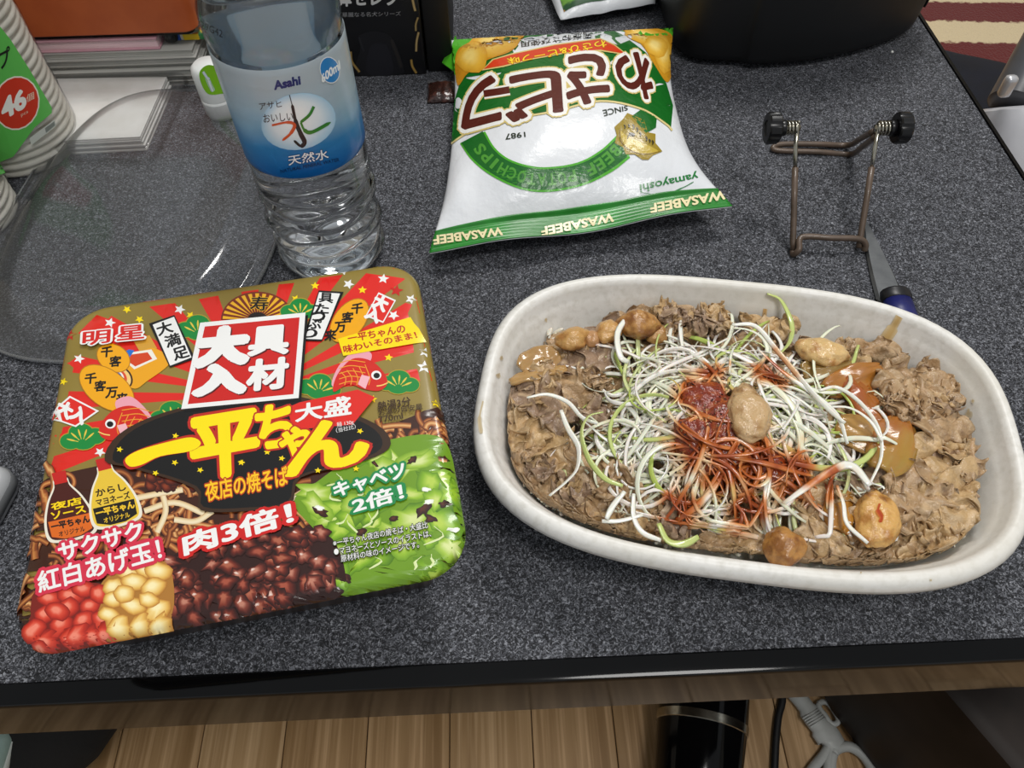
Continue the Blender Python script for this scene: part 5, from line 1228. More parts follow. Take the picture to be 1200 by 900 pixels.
# ------------------------------------------------------------------ cup stacks
cup_m = pm('white_paper_cup', '#efece2', .45, coat=.1, vary=[(30, '#d8d4c8', .4, .7)])
sleeve = clear_plastic('clear_cup_sleeve', (.99, .99, .99), .0, .05, .0, .55)
green_l = pm('green_cup_label', '#57b24a', .4, vary=[(30, '#4fa842', .4, .7)])
def cup_mesh():
    R = .0370
    return lathe([(R - .0025, .0030), (R - .0012, .0022), (R - .0006, .0012), (R + .0004, .0004), (R + .0010, -.0008), (R + .0006, -.0022), (R - .0010, -.0026), (R - .0022, -  .0021), (R - .0030, .0004), (R - .0045, .012), (R - .012, .075), (R - .0125, .0762), (.0001, .0764)], 40, (0, 0, 0), False)
CUPD = cup_mesh(); _cme = None
def cup_stack(cx, cy, n, labels, lean=(0, 0)):
    global _cme
    for k in range(n):
        if _cme is None: _cme = mk('paper_cup', [Vector(v) for v in CUPD[0]], CUPD[1], cup_m, loc=(0, 0, 0)); fixn(_cme); o = _cme
        else: o = _cme.copy(); COL.objects.link(o)
        o.location = (cx, cy, .0030 + k * .0058); o.rotation_euler = (random.uniform(-.006, .006), random.uniform(-.006, .006), k * 1.3)
        tag(o, labels, 'cup', labels.replace('white paper cup in', 'cups of'))
random.seed(2)
c1, c2 = (-.3385, .4935), (-.3600, .4165)
cup_stack(*c1, 25, 'white paper cup in the upside-down stack beside the napkins')
cup_stack(*c2, 19, 'white paper cup in the upside-down stack beside the clear lid')
def sleeve_part(cx, cy, h, label, mir):
    t = thing('cup_sleeve', label, 'wrapper', (cx, cy, 0)); V = []; F = []; n = 64; m = 60
    for j in range(m + 1):
        z = .0006 + (h - .0006) * j / m
        for k in range(n):
            a = 2 * math.pi * k / n; r = .0389 + .0007 * noise.noise(Vector((math.cos(a) * 3, math.sin(a) * 3, z * 60))) + .0010 * math.exp(-(z / .012) ** 2) * noise.noise(Vector((math.cos(a) * 9, math.sin(a) * 9, z * 200))); V.append((cx + r * math.cos(a), cy + r * math.sin(a), z))
        if j:
            for k in range(n): F.append(((j - 1) * n + k, (j - 1) * n + (k + 1) % n, j * n + (k + 1) % n, j * n + k))
    mk('clear_wrap', V, F, sleeve, t); return t
sl1 = sleeve_part(*c1, .142, 'clear plastic sleeve with a green label around the cups beside the napkins', 0)
sl2 = sleeve_part(*c2, .114, 'clear plastic sleeve with a green label around the cups beside the clear lid', 1)
def cyl_place(cx, cy, r):
    def f(P, H):
        R = rays(P); ox, oy = CAM[0] - cx, CAM[1] - cy; a = R[:, 0] ** 2 + R[:, 1] ** 2; b = 2 * (ox * R[:, 0] + oy * R[:, 1]); c = ox * ox + oy * oy - r * r
        D = np.maximum(b * b - 4 * a * c, 0); t = (-b - np.sqrt(D)) / (2 * a); W = CAM + R * t[:, None]; d = W[:, :2] - np.array([cx, cy]); l = np.linalg.norm(d, axis=1)[:, None]
        W[:, :2] = np.array([cx, cy]) + d / l * (r + H[:, None]); return W
    return f
card = pm('printed_card', '#ffffff', .42, attr=True, coat=.1)
g1 = Print(sl1, cyl_place(*c1, .0398), card, maxe=6, h0=.0001, dh=.00004)
def zG(x, y): return (x / 3.2182, y / 3.2143)
g1.begin('green_label'); g1.poly([zG(*p) for p in [(-120, 60), (0, 100), (40, 150), (110, 260), (195, 405), (195, 425), (130, 480), (50, 590), (-120, 660)]], '#5cb850')
g1.begin('red_badge'); g1.ell(zG(62, 388), 27, 32, '#e9e2d2', 10); g1.ell(zG(62, 388), 25.3, 30.2, '#cf3418', 10)
g1.text('46', [zG(2, 378), zG(88, 335), zG(98, 400), zG(14, 448)], [(.05, '#f2efe8')]); g1.text('個', [zG(98, 358), zG(126, 344), zG(128, 372), zG(100, 386)], [(.01, '#e6c8b0')]); g1.text('pcs', [zG(78, 430), zG(104, 416), zG(106, 428), zG(80, 442)], [(.0, '#e6c8b0')])
g1.begin('kana_lettering'); g1.text('プ', [zG(-10, 195), zG(34, 172), zG(40, 240), zG(0, 262)], [(.02, '#151812')])
g1.begin('small_tag'); g1.poly([zG(*p) for p in [(110, 520), (205, 450), (210, 475), (118, 545)]], '#c4c8c0'); g1.poly([zG(*p) for p in [(168, 482), (203, 456), (206, 472), (172, 500)]], '#7a807a')
g1.flush()
g2 = Print(sl2, cyl_place(*c2, .0398), card, maxe=6, h0=.0001, dh=.00004)
g2.begin('green_label'); g2.poly([zG(*p) for p in [(-120, 480), (0, 510), (30, 590), (52, 640), (-20, 665), (-120, 670)]], '#5cb850'); g2.begin('label_ring'); g2.ell(zG(5, 600), 9, 12, '#1e4a1a'); g2.ell(zG(5, 600), 8.2, 11.2, '#5cb850'); g2.flush()

# ------------------------------------------------------------------ napkins, paper stack, pink book, orange box
nap = pm('white_napkin', '#e9e8e4', .7, vary=[(60, '#dedcd6', .4, .7)], bump=[((8, 90, 90), .3, .002)])
A_, B_, C_, D_ = at(62, 92, .012), at(196, 90, .012), at(166, 163, .010), at(70, 168, .010)
npk2 = thing('napkin_pack', 'clear wrapped stack of folded white napkins', 'napkins', (A_.x * .5 + C_.x * .5, A_.y * .5 + C_.y * .5, 0))
def slab(q, z0, z1, r=.1):
    V = [Vector((p.x, p.y, z)) for z in (z0, z1) for p in q]; return V, [(3, 2, 1, 0), (4, 5, 6, 7), (0, 1, 5, 4), (1, 2, 6, 5), (2, 3, 7, 6), (3, 0, 4, 7)]
for k in range(9):
    j = Vector((random.uniform(-.001, .001), random.uniform(-.001, .001), 0)); mk('napkin', *slab([A_ + j, B_ + j, C_ + j, D_ + j], .0004 + k * .00125, .0004 + k * .00125 + .0010), nap, npk2, False)
V, F = rings(rrect(.055, .048, .006, (A_.x + C_.x) / 2 + .0, (A_.y + C_.y) / 2, -.06), [(.0, .0004), (-.001, .004), (.0, .010), (.003, .0126), (.02, .0132)], False, True)
mk('clear_wrap', V, F, clear_plastic('napkin_wrap', (.99, .99, .99), .01, .07, .03, .8), npk2)
paper = [pm('grey_sheet_edge', '#8e8e8a', .7, vary=[((4, 4, 500), '#a9a8a3', .4, .6)]), pm('white_sheet_edge', '#b9b8b2', .7, vary=[((4, 4, 500), '#9c9b96', .4, .6)])]
yb = at(150, 104, 0).y
def h_at(px, py, Y): return at_y(px, py, Y).z
H1 = h_at(120, 64, yb + .002)
xl, xr = -.47, at(243, 104, 0).x
zc = .0004; k = 0
ths = [.007, .006, .008, .005, .007, .006]; sc = H1 / sum(ths)
for i, t in enumerate(ths):
    t *= sc; off = [0, .002, -.001, .003, .001, .004][i]
    m = thing('magazine', ['bottom grey magazine of the paper stack behind the napkins', 'second magazine from the bottom of the paper stack', 'third magazine of the paper stack, pale edge', 'thin fourth magazine of the paper stack', 'fifth magazine of the paper stack', 'top magazine of the paper stack under the pink book'][i], 'magazine', ((xl + xr) / 2, yb + .1, zc), 'magazines stacked behind the napkins')
    x0, x1 = xl, xr - [0, .001, .003, 0, .002, .004][i]
    box('pages', ((x0 + x1) / 2, yb + .1 + off, zc + t / 2), (x1 - x0 - .002, .2 - .002, t - .0012), paper[i % 2], m, bev=.0003)
    box('cover', ((x0 + x1) / 2, yb + .1 + off, zc + t - .0004), (x1 - x0, .2, .0005), paper[(i + 1) % 2], m, bev=.0001); box('cover', ((x0 + x1) / 2, yb + .1 + off, zc + .0003), (x1 - x0, .2, .0005), paper[(i + 1) % 2], m, bev=.0001)
    zc += t
yp = at(110, 60, zc).y; zp = h_at(110, 46, yp) - zc
pk = thing('pink_book', 'thick book with pale pink page edges under the orange box', 'book', (-.33, yp + .08, zc))
xp = at(189, 56, zc).x
box('page_block', ((-.46 + xp) / 2, yp + .075, zc + zp / 2), (xp + .46 - .002, .149, zp - .002), pm('pink_pages', '#d9b3ba', .7, vary=[((5, 5, 900), '#e4c8cc', .4, .6)]), pk, bev=.0004)
for zz in (zc + .0007, zc + zp - .0007): box('cover', ((-.46 + xp) / 2, yp + .075, zz), (xp + .46, .152, .0012), pm('pink_cover', '#c49aa4', .5, vary=[(30, '#b88c97', .4, .6)]), pk, bev=.0003)
zo = zc + zp + .0002
yo = at(120, 41, zo + .004).y
orm = pm('orange_box_card', '#b4582a', .5, vary=[(40, '#a84e24', .4, .7)], bump=[(300, .1, .0006)])
xo0, xo1 = -.52, at(226, 30, zo + .01).x
ob = thing('orange_box', 'orange box with rounded corners on the pink book', 'box', ((xo0 + xo1) / 2, yo + .07, zo))
V, F = rings(rrect((xo1 - xo0) / 2, .07, .010, (xo0 + xo1) / 2, yo + .07), [(.004, zo), (.0035, zo + .003), (.0035, zo + .0035)], True, True); mk('base', V, F, pm('black_base', '#0e0d0c', .6, vary=[(30, '#161412', .4, .6)]), ob)
V, F = rings(rrect((xo1 - xo0) / 2, .07, .010, (xo0 + xo1) / 2, yo + .07), [(.0006, zo + .0036), (0, zo + .0044), (0, zo + .06), (.001, zo + .061), (.01, zo + .061)]); o = mk('shell', V, F, orm, ob); autos(o, .6)
# clutter beyond the orange box corner
bc = at(222, 44, zc + .004)
o = box('black_clip', (at(196, 40, zo).x, yo + .012, zc + zp * .5 + .001), (.010, .012, zp), knob_m, bev=.003); tag(o, 'small black clip squeezed beside the pink book', 'clip')
mg = thing('colour_leaflet', 'folded leaflet with bright print behind the water bottle', 'leaflet', (at(232, 48, zc).x, yb + .05, zc))
lx0, lx1 = at(200, 48, zc).x, at(262, 46, zc).x; ly = at(230, 48, zc).y
box('paper', ((lx0 + lx1) / 2, ly + .05, zc + .0035), (lx1 - lx0, .10, .005), pm('leaflet_print', '#c9c4b4', .5, vary=[(70, '#d8772a', .52, .58), (55, '#2f7a46', .56, .62), (62, '#e0c020', .60, .66)]), mg, bev=.0005)
box('blue_panel', (lx0 + .004, ly - .0002, zc + .0035), (.010, .0006, .0045), pm('blue_print', '#2a4fa8', .5, vary=[(30, '#24469a', .4, .6)]), mg, bev=.0001); box('yellow_panel', (lx0 + .017, ly - .0002, zc + .0035), (.012, .0006, .0045), pm('yellow_print', '#d8b818', .5, vary=[(30, '#caa90e', .4, .6)]), mg, bev=.0001)

# small white and green bottle
gb = at(263, 134, 0); gr_ = .0135
gt = thing('small_bottle', 'tiny white bottle with a bright green label behind the water bottle', 'bottle', (gb.x, gb.y, 0))
wpl = pm('white_plastic', '#e6e8e6', .3, vary=[(40, '#dadcda', .4, .7)])
V, F = lathe([(.0001, .0002), (.0085, 0), (.0115, .002), (.0125, .005), (.0125, .0165), (.012, .017)], 36, (gb.x, gb.y, 0)); o = mk('white_cap', V, F, wpl, gt); autos(o, 1)
V, F = lathe([(.0122, .0168), (.0125, .018), (.0125, .037), (.0118, .040), (.009, .0425), (.0001, .043)], 36, (gb.x, gb.y, 0)); o = mk('body', V, F, wpl, gt); autos(o, 1)
gp_ = Print(o, cyl_place(gb.x, gb.y, .0126), card, maxe=4, h0=.0001); gp_.begin('green_label'); gp_.curve([(234, 84), (245, 76), (262, 84), (268, 106), (258, 110), (244, 110), (236, 98)], '#86c81e'); gp_.begin('white_scribble'); gp_.ribbon([(238, 84), (243, 92), (246, 99), (250, 107)], [3, 5, 5, 3], ['#c6d6e8', '#eef2f4', '#b8c8de']); gp_.flush()

# ------------------------------------------------------------------ black tissue box
blk = pm('black_card', '#0b0b0d', .35, coat=.3, coat_rough=.2, vary=[(20, '#111114', .4, .7)])
yt = at(450, 89, 0).y; xt0, xt1 = at(388, 89, 0).x, at(500, 89, 0).x
tbx = thing('tissue_box', 'black tissue box with white kana and gold ornament', 'tissue box', ((xt0 + xt1) / 2, yt + .055, 0))
o = box('carton', ((xt0 + xt1) / 2, yt + .055, .046), (xt1 - xt0, .11, .092), blk, tbx, bev=.0012)
def wall_place(Y):
    def f(P, H):
        R = rays(P); t = (Y - CAM[1]) / R[:, 1]; W = CAM + R * t[:, None]; W[:, 1] -= H; return W
    return f
tp = Print(o, wall_place(yt), card, maxe=20, h0=.0002, dh=.00004)
def zT(x, y): return (380 + x / 7.5, y / 7.5)
tp.begin('printed_dark_picture'); tp.curve([zT(*p) for p in [(290, 650), (320, 420), (300, 320), (430, 270), (560, 300), (620, 380), (640, 500), (690, 580), (670, 650)]], '#17171b'); tp.curve([zT(*p) for p in [(380, 640), (400, 420), (480, 380), (560, 420), (600, 640)]], '#1f1f25'); tp.ribbon([zT(310, 330), zT(330, 400), (zT(350, 450))], 3.5, ['#17171b', '#26262b', '#17171b']); tp.ribbon([zT(590, 350), zT(640, 480), zT(680, 590)], 6, ['#17171b', '#2a2624', '#17171b'])
tp.begin('printed_gold_ornament'); tp.ribbon([zT(775, -10), zT(790, 60), zT(800, 95)], 3, ['#8a7448', '#b9a070', '#6a5832'])
tp.begin('printed_gold_ornament'); tp.ribbon([zT(825, 150), zT(805, 210), zT(805, 270)], 2.4, ['#6a5832', '#a08a5c', '#6a5832'])
tp.begin('printed_gold_ornament'); tp.ribbon([zT(830, 280), zT(812, 360), zT(808, 450)], 2.8, ['#6a5832', '#b9a070', '#6a5832'])
tp.begin('printed_gold_ornament'); tp.ribbon([zT(765, 520), zT(775, 580), zT(810, 640)], 3, ['#6a5832', '#b08c44', '#6a5832'])
tp.begin('printed_gold_ornament'); tp.ribbon([zT(232, 450), zT(245, 540), zT(310, 630)], 3, ['#6a5832', '#a88a50', '#6a5832'])
tp.begin('printed_white_kana'); tp.text('鼻セレブ', [zT(110, -95), zT(655, -95), zT(660, 45), zT(112, 50)], [(.035, '#c9c9c9')])
tp.begin('printed_series_lettering'); tp.text('華麗なる名犬シリーズ', [zT(158, 105), zT(672, 95), zT(675, 135), zT(160, 148)], [(.0, '#8f8f92')])
tp.flush()
sb = thing('black_carton', 'plain black carton standing beside the black tissue box', 'box', (at(516, 84, 0).x, yt + .05, 0))
xb0, xb1 = at(502, 84, 0).x, at(531, 84, 0).x; yb2 = at(516, 84, 0).y
box('carton', ((xb0 + xb1) / 2, yb2 + .05, .05), (xb1 - xb0, .1, .10), pm('matte_black_card', '#08080a', .55, vary=[(20, '#0d0d10', .4, .7)]), sb, bev=.001)
box('lid_flap', ((xb0 + xb1) / 2, yb2 + .05, .1006), (xb1 - xb0 - .001, .098, .001), pm('matte_black_flap', '#0a0a0c', .55, vary=[(20, '#101013', .4, .7)]), sb, bev=.0002)
# small brown sachet
pc = at(519, 104, .004)
sa = thing('sauce_sachet', 'small dark brown sachet beside the black carton', 'sachet', (pc.x, pc.y, 0))
V = []; F = []; ns = 12
for j in range(ns + 1):
    for i in range(ns + 1):
        a, b = i / ns - .5, j / ns - .5; h = .0045 * (max(0, 1 - (2 * abs(a)) ** 3) * max(0, 1 - (2 * abs(b)) ** 3)) ** .7; V.append((pc.x + a * .024, pc.y + b * .026, .0012 + h + .0004 * math.sin(i * 2.1)))
for j in range(ns + 1):
    for i in range(ns + 1): V.append((pc.x + (i / ns - .5) * .024, pc.y + (j / ns - .5) * .026, .0004))
n1 = ns + 1; N = n1 * n1
for j in range(ns):
    for i in range(ns): k = j * n1 + i; F.append((k, k + 1, k + n1 + 1, k + n1)); F.append((N + k, N + k + n1, N + k + n1 + 1, N + k + 1))
ed = list(range(ns)) + [j * n1 + ns for j in range(ns)] + [ns * n1 + i for i in range(ns, 0, -1)] + [j * n1 for j in range(ns, 0, -1)]
for i in range(len(ed)): x, y = ed[i], ed[(i + 1) % len(ed)]; F.append((x, N + x, N + y, y))
mk('pouch', V, F, pm('brown_sachet_film', '#2c1712', .25, coat=.5, vary=[(150, '#4a2a22', .5, .6)], bump=[(150, .5, .002)]), sa)
V, F = sweep([Vector((pc.x - .0125 + .0025 * i, pc.y + .0135, .0014)) for i in range(11)], .0016, .0004, 6); mk('silver_seam', V, F, pm('silver_seam', '#8f8f92', .3, metal=.6, vary=[(60, '#77777a', .4, .6)]), sa)

# second snack bag beyond the chip bag
wq = [at(655, 21, .012), at(768, 5, .012)]
sb2 = thing('snack_pouch', 'white edged snack pouch with green and orange print behind the chip bag', 'snack pouch', (at(705, 0, 0).x, wq[0].y + .06, 0))
V = []; F = []; nu, nv = 30, 24; l0 = at(657, 23, .010); r0 = at(768, 4, .010); l1 = l0 + Vector((-.022, .13, 0)); r1 = r0 + Vector((.02, .12, 0))
def pp(a, b, s):
    p = l0.lerp(r0, a).lerp(l1.lerp(r1, a), b); h = (max(0, 1 - abs(2 * a - 1) ** 3) * max(0, 1 - abs(2 * b - 1) ** 3)) ** .7
    return Vector((p.x, p.y, .010 + (.018 * h if s else -.009 * h) + .0015 * noise.noise(Vector((a * 6, b * 6, 2))) + (0 if s else -.0004)))
for s in (1, 0):
    for j in range(nv + 1):
        for i in range(nu + 1): V.append(pp(i / nu, j / nv, s))
n1 = nu + 1; N = n1 * (nv + 1)
for j in range(nv):
    for i in range(nu): k = j * n1 + i; F.append((k, k + 1, k + n1 + 1, k + n1)); F.append((N + k, N + k + n1, N + k + n1 + 1, N + k + 1))
ed = list(range(nu)) + [j * n1 + nu for j in range(nv)] + [nv * n1 + i for i in range(nu, 0, -1)] + [j * n1 for j in range(nv, 0, -1)]
for i in range(len(ed)): x, y = ed[i], ed[(i + 1) % len(ed)]; F.append((x, N + x, N + y, y))
mk('pouch', V, F, bag_white, sb2)
V = []; F = []
for j in range(nv + 1):
    for i in range(nu + 1): V.append(pp(.05 + .9 * i / nu, .045 + .9 * j / nv, 1) + Vector((0, 0, .0005)))
for j in range(nv):
    for i in range(nu): k = j * n1 + i; F.append((k, k + 1, k + n1 + 1, k + n1))
mk('printed_panel', V, F, pm('snack_print', '#1d4a22', .35, coat=.3, vary=[(45, '#6a9a3a', .50, .58), (60, '#c8863a', .58, .64), (70, '#d8d0a0', .62, .68)]), sb2)

# ------------------------------------------------------------------ black case at the back of the table
bkc = thing('black_case', 'matte black rounded appliance at the back corner of the table', 'appliance', (.27, .70, 0))
bkm = pm('matte_black_plastic', '#0d0e10', .5, vary=[(10, '#121316', .4, .7)], bump=[(600, .12, .0004)])
pL, pM, pR = at(790, 66, .010), at(930, 67, .010), at(1060, 38, .010)
def case_out(d):
    pts = [(pL.x + .012, pL.y + .006), (pL.x + .05, pL.y - .004), (pM.x - .03, pM.y - .002), (pM.x + .02, pM.y + .002), (pR.x - .02, pR.y - .008), (pR.x + .016, pR.y + .018), (pR.x + .022, pR.y + .06), (pR.x + .01, pR.y + .17), (pR.x - .08, pR.y + .21), (pL.x + .06, pR.y + .21), (pL.x + .006, pR.y + .16), (pL.x + .002, pL.y + .05)]
    cx, cy = .27, .70; return [(q.x + (cx - q.x) * d, q.y + (cy - q.y) * d) for q in spline([(a, b, 0) for a, b in pts], 5, True)]
o = mk('body', *rings(case_out, [(.03, .004), (.008, .006), (0, .011), (-.012, .03), (-.015, .06), (-.01, .09), (.02, .12), (.12, .145), (.3, .152)]), bkm, bkc); fixn(o)
mk('base', *rings(case_out, [(.08, 0), (.07, .001), (.07, .005)]), pm('rubber_base', '#050506', .7, vary=[(20, '#08080a', .4, .6)]), bkc)
for k in range(6):
    a = at_y(1072 + 4 * k, 3 + 1.5 * k, pR.y + .035); tube('vent_slat', [Vector((pR.x + .0185 + .0006 * k, pR.y + .020 + .008 * k, .02)), Vector((pR.x + .0235 + .0006 * k, pR.y + .020 + .008 * k, .055)), Vector((pR.x + .0195 + .0006 * k, pR.y + .022 + .008 * k, .085))], .0014, knob_m, bkc, 6)
gl = at(808, 10, .03)
o = mk('green_leaf_tag', *sweep(spline([at(806, 16, .032), at(809, 8, .036), at(813, -2, .040), at(815, -12, .044)], 4), [.0012, .002, .0028, .0034, .0036, .0038, .0038, .0038, .0036, .0034, .003, .0028, .002], .0008, 8), pm('green_tag', '#1d4a22', .35, coat=.4, vary=[(60, '#2a5c2c', .4, .6)]), bkc)

# ------------------------------------------------------------------ grey device at the table's left
dv = thing('grey_device', 'light grey rounded device at the table edge beside the noodle package', 'device', tuple(at(-20, 590, 0)))
x1 = at(13, 575, .016).x - .006; y0, y1 = at(6, 632, .004).y + .007, at(10, 543, .016).y + .006
dvm = pm('light_grey_plastic', '#b9bbbd', .35, coat=.2, vary=[(30, '#aeb0b2', .4, .6)])
o = mk('shell', *rings(rrect(.045, (y1 - y0) / 2, .010, x1 - .045, (y0 + y1) / 2, -.14), [(.004, 0), (.001, .002), (0, .005), (0, .012), (.0015, .0155), (.004, .017), (.02, .0172)]), dvm, dv); autos(o, .8)
mk('side_band', *rings(rrect(.0454, (y1 - y0) / 2 + .0004, .010, x1 - .045, (y0 + y1) / 2, -.14), [(.001, .0050), (.0, .0055), (.0, .0115), (.001, .0120)], False, False), pm('mid_grey_band', '#6f7173', .4, vary=[(30, '#666869', .4, .6)]), dv)

# ------------------------------------------------------------------ beyond and under the table
# striped blanket
bl = bpy.data.materials.new('striped_fleece'); bl.use_nodes = True
def _bl():
    N = bl.node_tree.nodes; L = bl.node_tree.links; b = N['Principled BSDF']; b.inputs['Roughness'].default_value = .95; b.inputs['Sheen Weight'].default_value = .2
    tc = N.new('ShaderNodeTexCoord'); nz = N.new('ShaderNodeTexNoise'); nz.inputs['Scale'].default_value = 90; L.new(tc.outputs['Object'], nz.inputs['Vector'])
    sp = N.new('ShaderNodeSeparateXYZ'); L.new(tc.outputs['Object'], sp.inputs[0]); ad = N.new('ShaderNodeMath'); ad.operation = 'MULTIPLY_ADD'; ad.inputs[1].default_value = .018; L.new(nz.outputs['Fac'], ad.inputs[0]); L.new(sp.outputs[1], ad.inputs[2])
    s2 = N.new('ShaderNodeMath'); s2.operation = 'MULTIPLY_ADD'; s2.inputs[1].default_value = .07; L.new(sp.outputs[0], s2.inputs[0]); L.new(ad.outputs[0], s2.inputs[2])
    sn = N.new('ShaderNodeMath'); sn.operation = 'MULTIPLY'; sn.inputs[1].default_value = 2 * math.pi / .137; L.new(s2.outputs[0], sn.inputs[0]); si = N.new('ShaderNodeMath'); si.operation = 'SINE'; L.new(sn.outputs[0], si.inputs[0])
    mr = N.new('ShaderNodeMapRange'); mr.inputs['From Min'].default_value = -.12; mr.inputs['From Max'].default_value = .12; L.new(si.outputs[0], mr.inputs['Value'])
    x = N.new('ShaderNodeMix'); x.data_type = 'RGBA'; x.inputs['A'].default_value = lin('#5e0d0a'); x.inputs['B'].default_value = lin('#d0bd98'); L.new(mr.outputs[0], x.inputs['Factor']); L.new(x.outputs['Result'], b.inputs['Base Color'])
    n2 = N.new('ShaderNodeTexNoise'); n2.inputs['Scale'].default_value = 260; L.new(tc.outputs['Object'], n2.inputs['Vector']); bu = N.new('ShaderNodeBump'); bu.inputs['Strength'].default_value = .6; bu.inputs['Distance'].default_value = .004; L.new(n2.outputs['Fac'], bu.inputs['Height']); L.new(bu.outputs[0], b.inputs['Normal'])
_bl()
V = []; F = []; nu, nv = 40, 40
for j in range(nv + 1):
    for i in range(nu + 1):
        x = .55 + 1.3 * i / nu; y = 1.02 + 1.1 * j / nv; V.append((x, y, FLZ + .012 + .005 * noise.noise(Vector((x * 5, y * 5, 1)))))
N = len(V); n1 = nu + 1
for j in range(nv):
    for i in range(nu): k = j * n1 + i; F.append((k, k + 1, k + n1 + 1, k + n1))
b0 = len(V); ed = list(range(nu)) + [j * n1 + nu for j in range(nv)] + [nv * n1 + i for i in range(nu, 0, -1)] + [j * n1 for j in range(nv, 0, -1)]
V += [(V[e][0], V[e][1], FLZ + .0005) for e in ed]
for i in range(len(ed)): j = (i + 1) % len(ed); F.append((ed[i], b0 + i, b0 + j, ed[j]))
blk_ = mk('striped_blanket', V, F, bl, loc=(0, at(1150, 32, FLZ).y, FLZ)); tag(blk_, 'fleece blanket with cream and dark red stripes on the floor', 'blanket')
# navy cushion
nv_m = pm('navy_cloth', '#070a16', .85, vary=[(25, '#0a0f20', .4, .7)], bump=[(400, .3, .001)])
bm = bmesh.new(); bmesh.ops.create_uvsphere(bm, u_segments=40, v_segments=20, radius=1)
cnv = at(1120, 122, FLZ + .05)
for v in bm.verts:
    p = v.co; r = (abs(p.x) ** 3 + abs(p.y) ** 3) ** (1 / 3) / max(math.hypot(p.x, p.y), 1e-6); ux_, uy_ = p.x / max(r, .5) * .21, p.y / max(r, .5) * .19; v.co = Vector((cnv.x - .005 + ux_ * .87 + uy_ * .5, cnv.y - .085 - ux_ * .5 + uy_ * .87, FLZ + .055 + p.z * .053 + .006 * noise.noise(p * 3)))
o = from_bm('navy_cushion', bm, nv_m, sharp=3); tag(o, 'dark navy floor cushion beside the table and blanket', 'cushion')
# cordless vacuum standing by the table
vc = thing('stick_vacuum', 'white and grey stick vacuum leaning beside the table', 'vacuum', tuple(at(1215, 200, FLZ)))
wv = pm('vacuum_white', '#c4c4c8', .35, coat=.2, vary=[(20, '#b8b8bd', .4, .6)]); gv = pm('vacuum_grey', '#4c4d52', .35, coat=.2, vary=[(20, '#45464a', .4, .6)])
va, vb, vm_ = at(1290, -60, -.03), at(1176, 235, -.19), at(1188, 126, -.12)
dx = (vb - va).normalized()
def cone(nm, a, b, r0, r1, m, n=28, prof=None):
    d = (b - a); L = d.length; M = Matrix.Translation(a) @ d.to_track_quat('Z', 'Y').to_matrix().to_4x4(); pf = prof or [(r0 * .9, 0), (r0, .002), (r1, L - .002), (r1 * .9, L)]
    o = mk(nm, *xf(lathe(pf, n), M), m, vc); autos(o, .9); return o
cone('handle_tube', va, vm_, .026, .026, gv)
Lb = (vb - vm_).length
cone('dust_cup', vm_, vb, 0, 0, wv, 32, [(.028, 0), (.034, .003), (.036, .02), (.034, Lb * .5), (.030, Lb * .8), (.026, Lb), (.02, Lb + .004)])
tube('floor_tube', [vb, vb + Vector((.006, 0, -.10)), Vector((vb.x + .012, vb.y, FLZ + .03))], .017, gv, vc, 16)
box('floor_head', (vb.x + .012, vb.y, FLZ + .022), (.20, .09, .042), wv, vc, bev=.012, seg=4)
bt = at(1181, 101, -.085); o = box('silver_button', tuple(bt), (.012, .010, .022), pm('silver_button', '#d4d4d6', .25, metal=.5, vary=[(40, '#c4c4c8', .4, .6)]), vc, bev=.004, seg=3)

# black glossy bottle on the floor with a silver ring
def floor_at(x, y, z=0.0): return at(x, y, FLZ + z)
th = thing('black_tumbler', 'glossy black tumbler with a silver ring lying on the floor', 'tumbler', tuple(floor_at(815, 870)))
ta, tb_ = floor_at(836, 700, .040), floor_at(812, 960, .034)
d_ = tb_ - ta; Lt = d_.length; Mt = Matrix.Translation(ta) @ d_.to_track_quat('Z', 'Y').to_matrix().to_4x4()
# ring where the photograph shows it
tr_ = (floor_at(808, 845, .038) - ta).dot(d_.normalized())
def part_l(nm, pf, m): o = mk(nm, *xf(lathe(pf, 48), Mt), m, th); autos(o, .7); return o
part_l('lower_body', [(.0001, 0), (.034, 0), (.039, .003), (.0395, .01), (.0395, tr_ - .004)], black_gloss)
part_l('silver_ring', [(.0380, tr_ - .005), (.0402, tr_ - .0035), (.0402, tr_ + .0035), (.0380, tr_ + .005)], steel)
part_l('upper_body', [(.0392, tr_ + .004), (.0385, tr_ + .02), (.036, Lt - .01), (.033, Lt), (.0001, Lt)], black_gloss)
# scissors with grey handles
sg = pm('grey_scissor_plastic', '#a9aaa6', .45, vary=[(40, '#9c9d99', .4, .6)])
sc_ = thing('scissors', 'scissors with pale grey plastic handles on the floor', 'scissors', tuple(floor_at(970, 860)))
def zS(x, y, z=.006): return floor_at(740 + x / 4, 800 + y / 4, z)
V, F = sweep(spline([zS(740, 20), zS(800, 90), zS(850, 160), zS(905, 230), zS(935, 280), zS(935, 310)], 5), [.008] * 8 + [.010] * 6 + [.0125] * 6 + [.013, .012, .011, .010, .008, .006], .006, 12); mk('grip_shank', V, F, sg, sc_)
for k in range(5):
    c = zS(838 + 9 * k, 146 + 10 * k, .0118); dd = (zS(890, 190) - zS(850, 215)).normalized() * .009; tube('grip_rib', [c - dd, c, c + dd], .0009, sg, sc_, 6)
tube('finger_ring', spline([zS(945, 330), zS(975, 305), zS(1020, 300), zS(1070, 325), zS(1110, 370), zS(1130, 420), zS(1130, 480), zS(1080, 520), zS(1000, 515), zS(950, 460), zS(935, 390)], 5, True) + [zS(945, 330)], .0048, sg, sc_, 10)
tube('finger_ring', spline([zS(930, 300), zS(925, 370), zS(915, 440), zS(880, 520), zS(820, 560), zS(790, 520), zS(830, 430), zS(900, 340)], 5, True) + [zS(930, 300)], .0045, sg, sc_, 10)
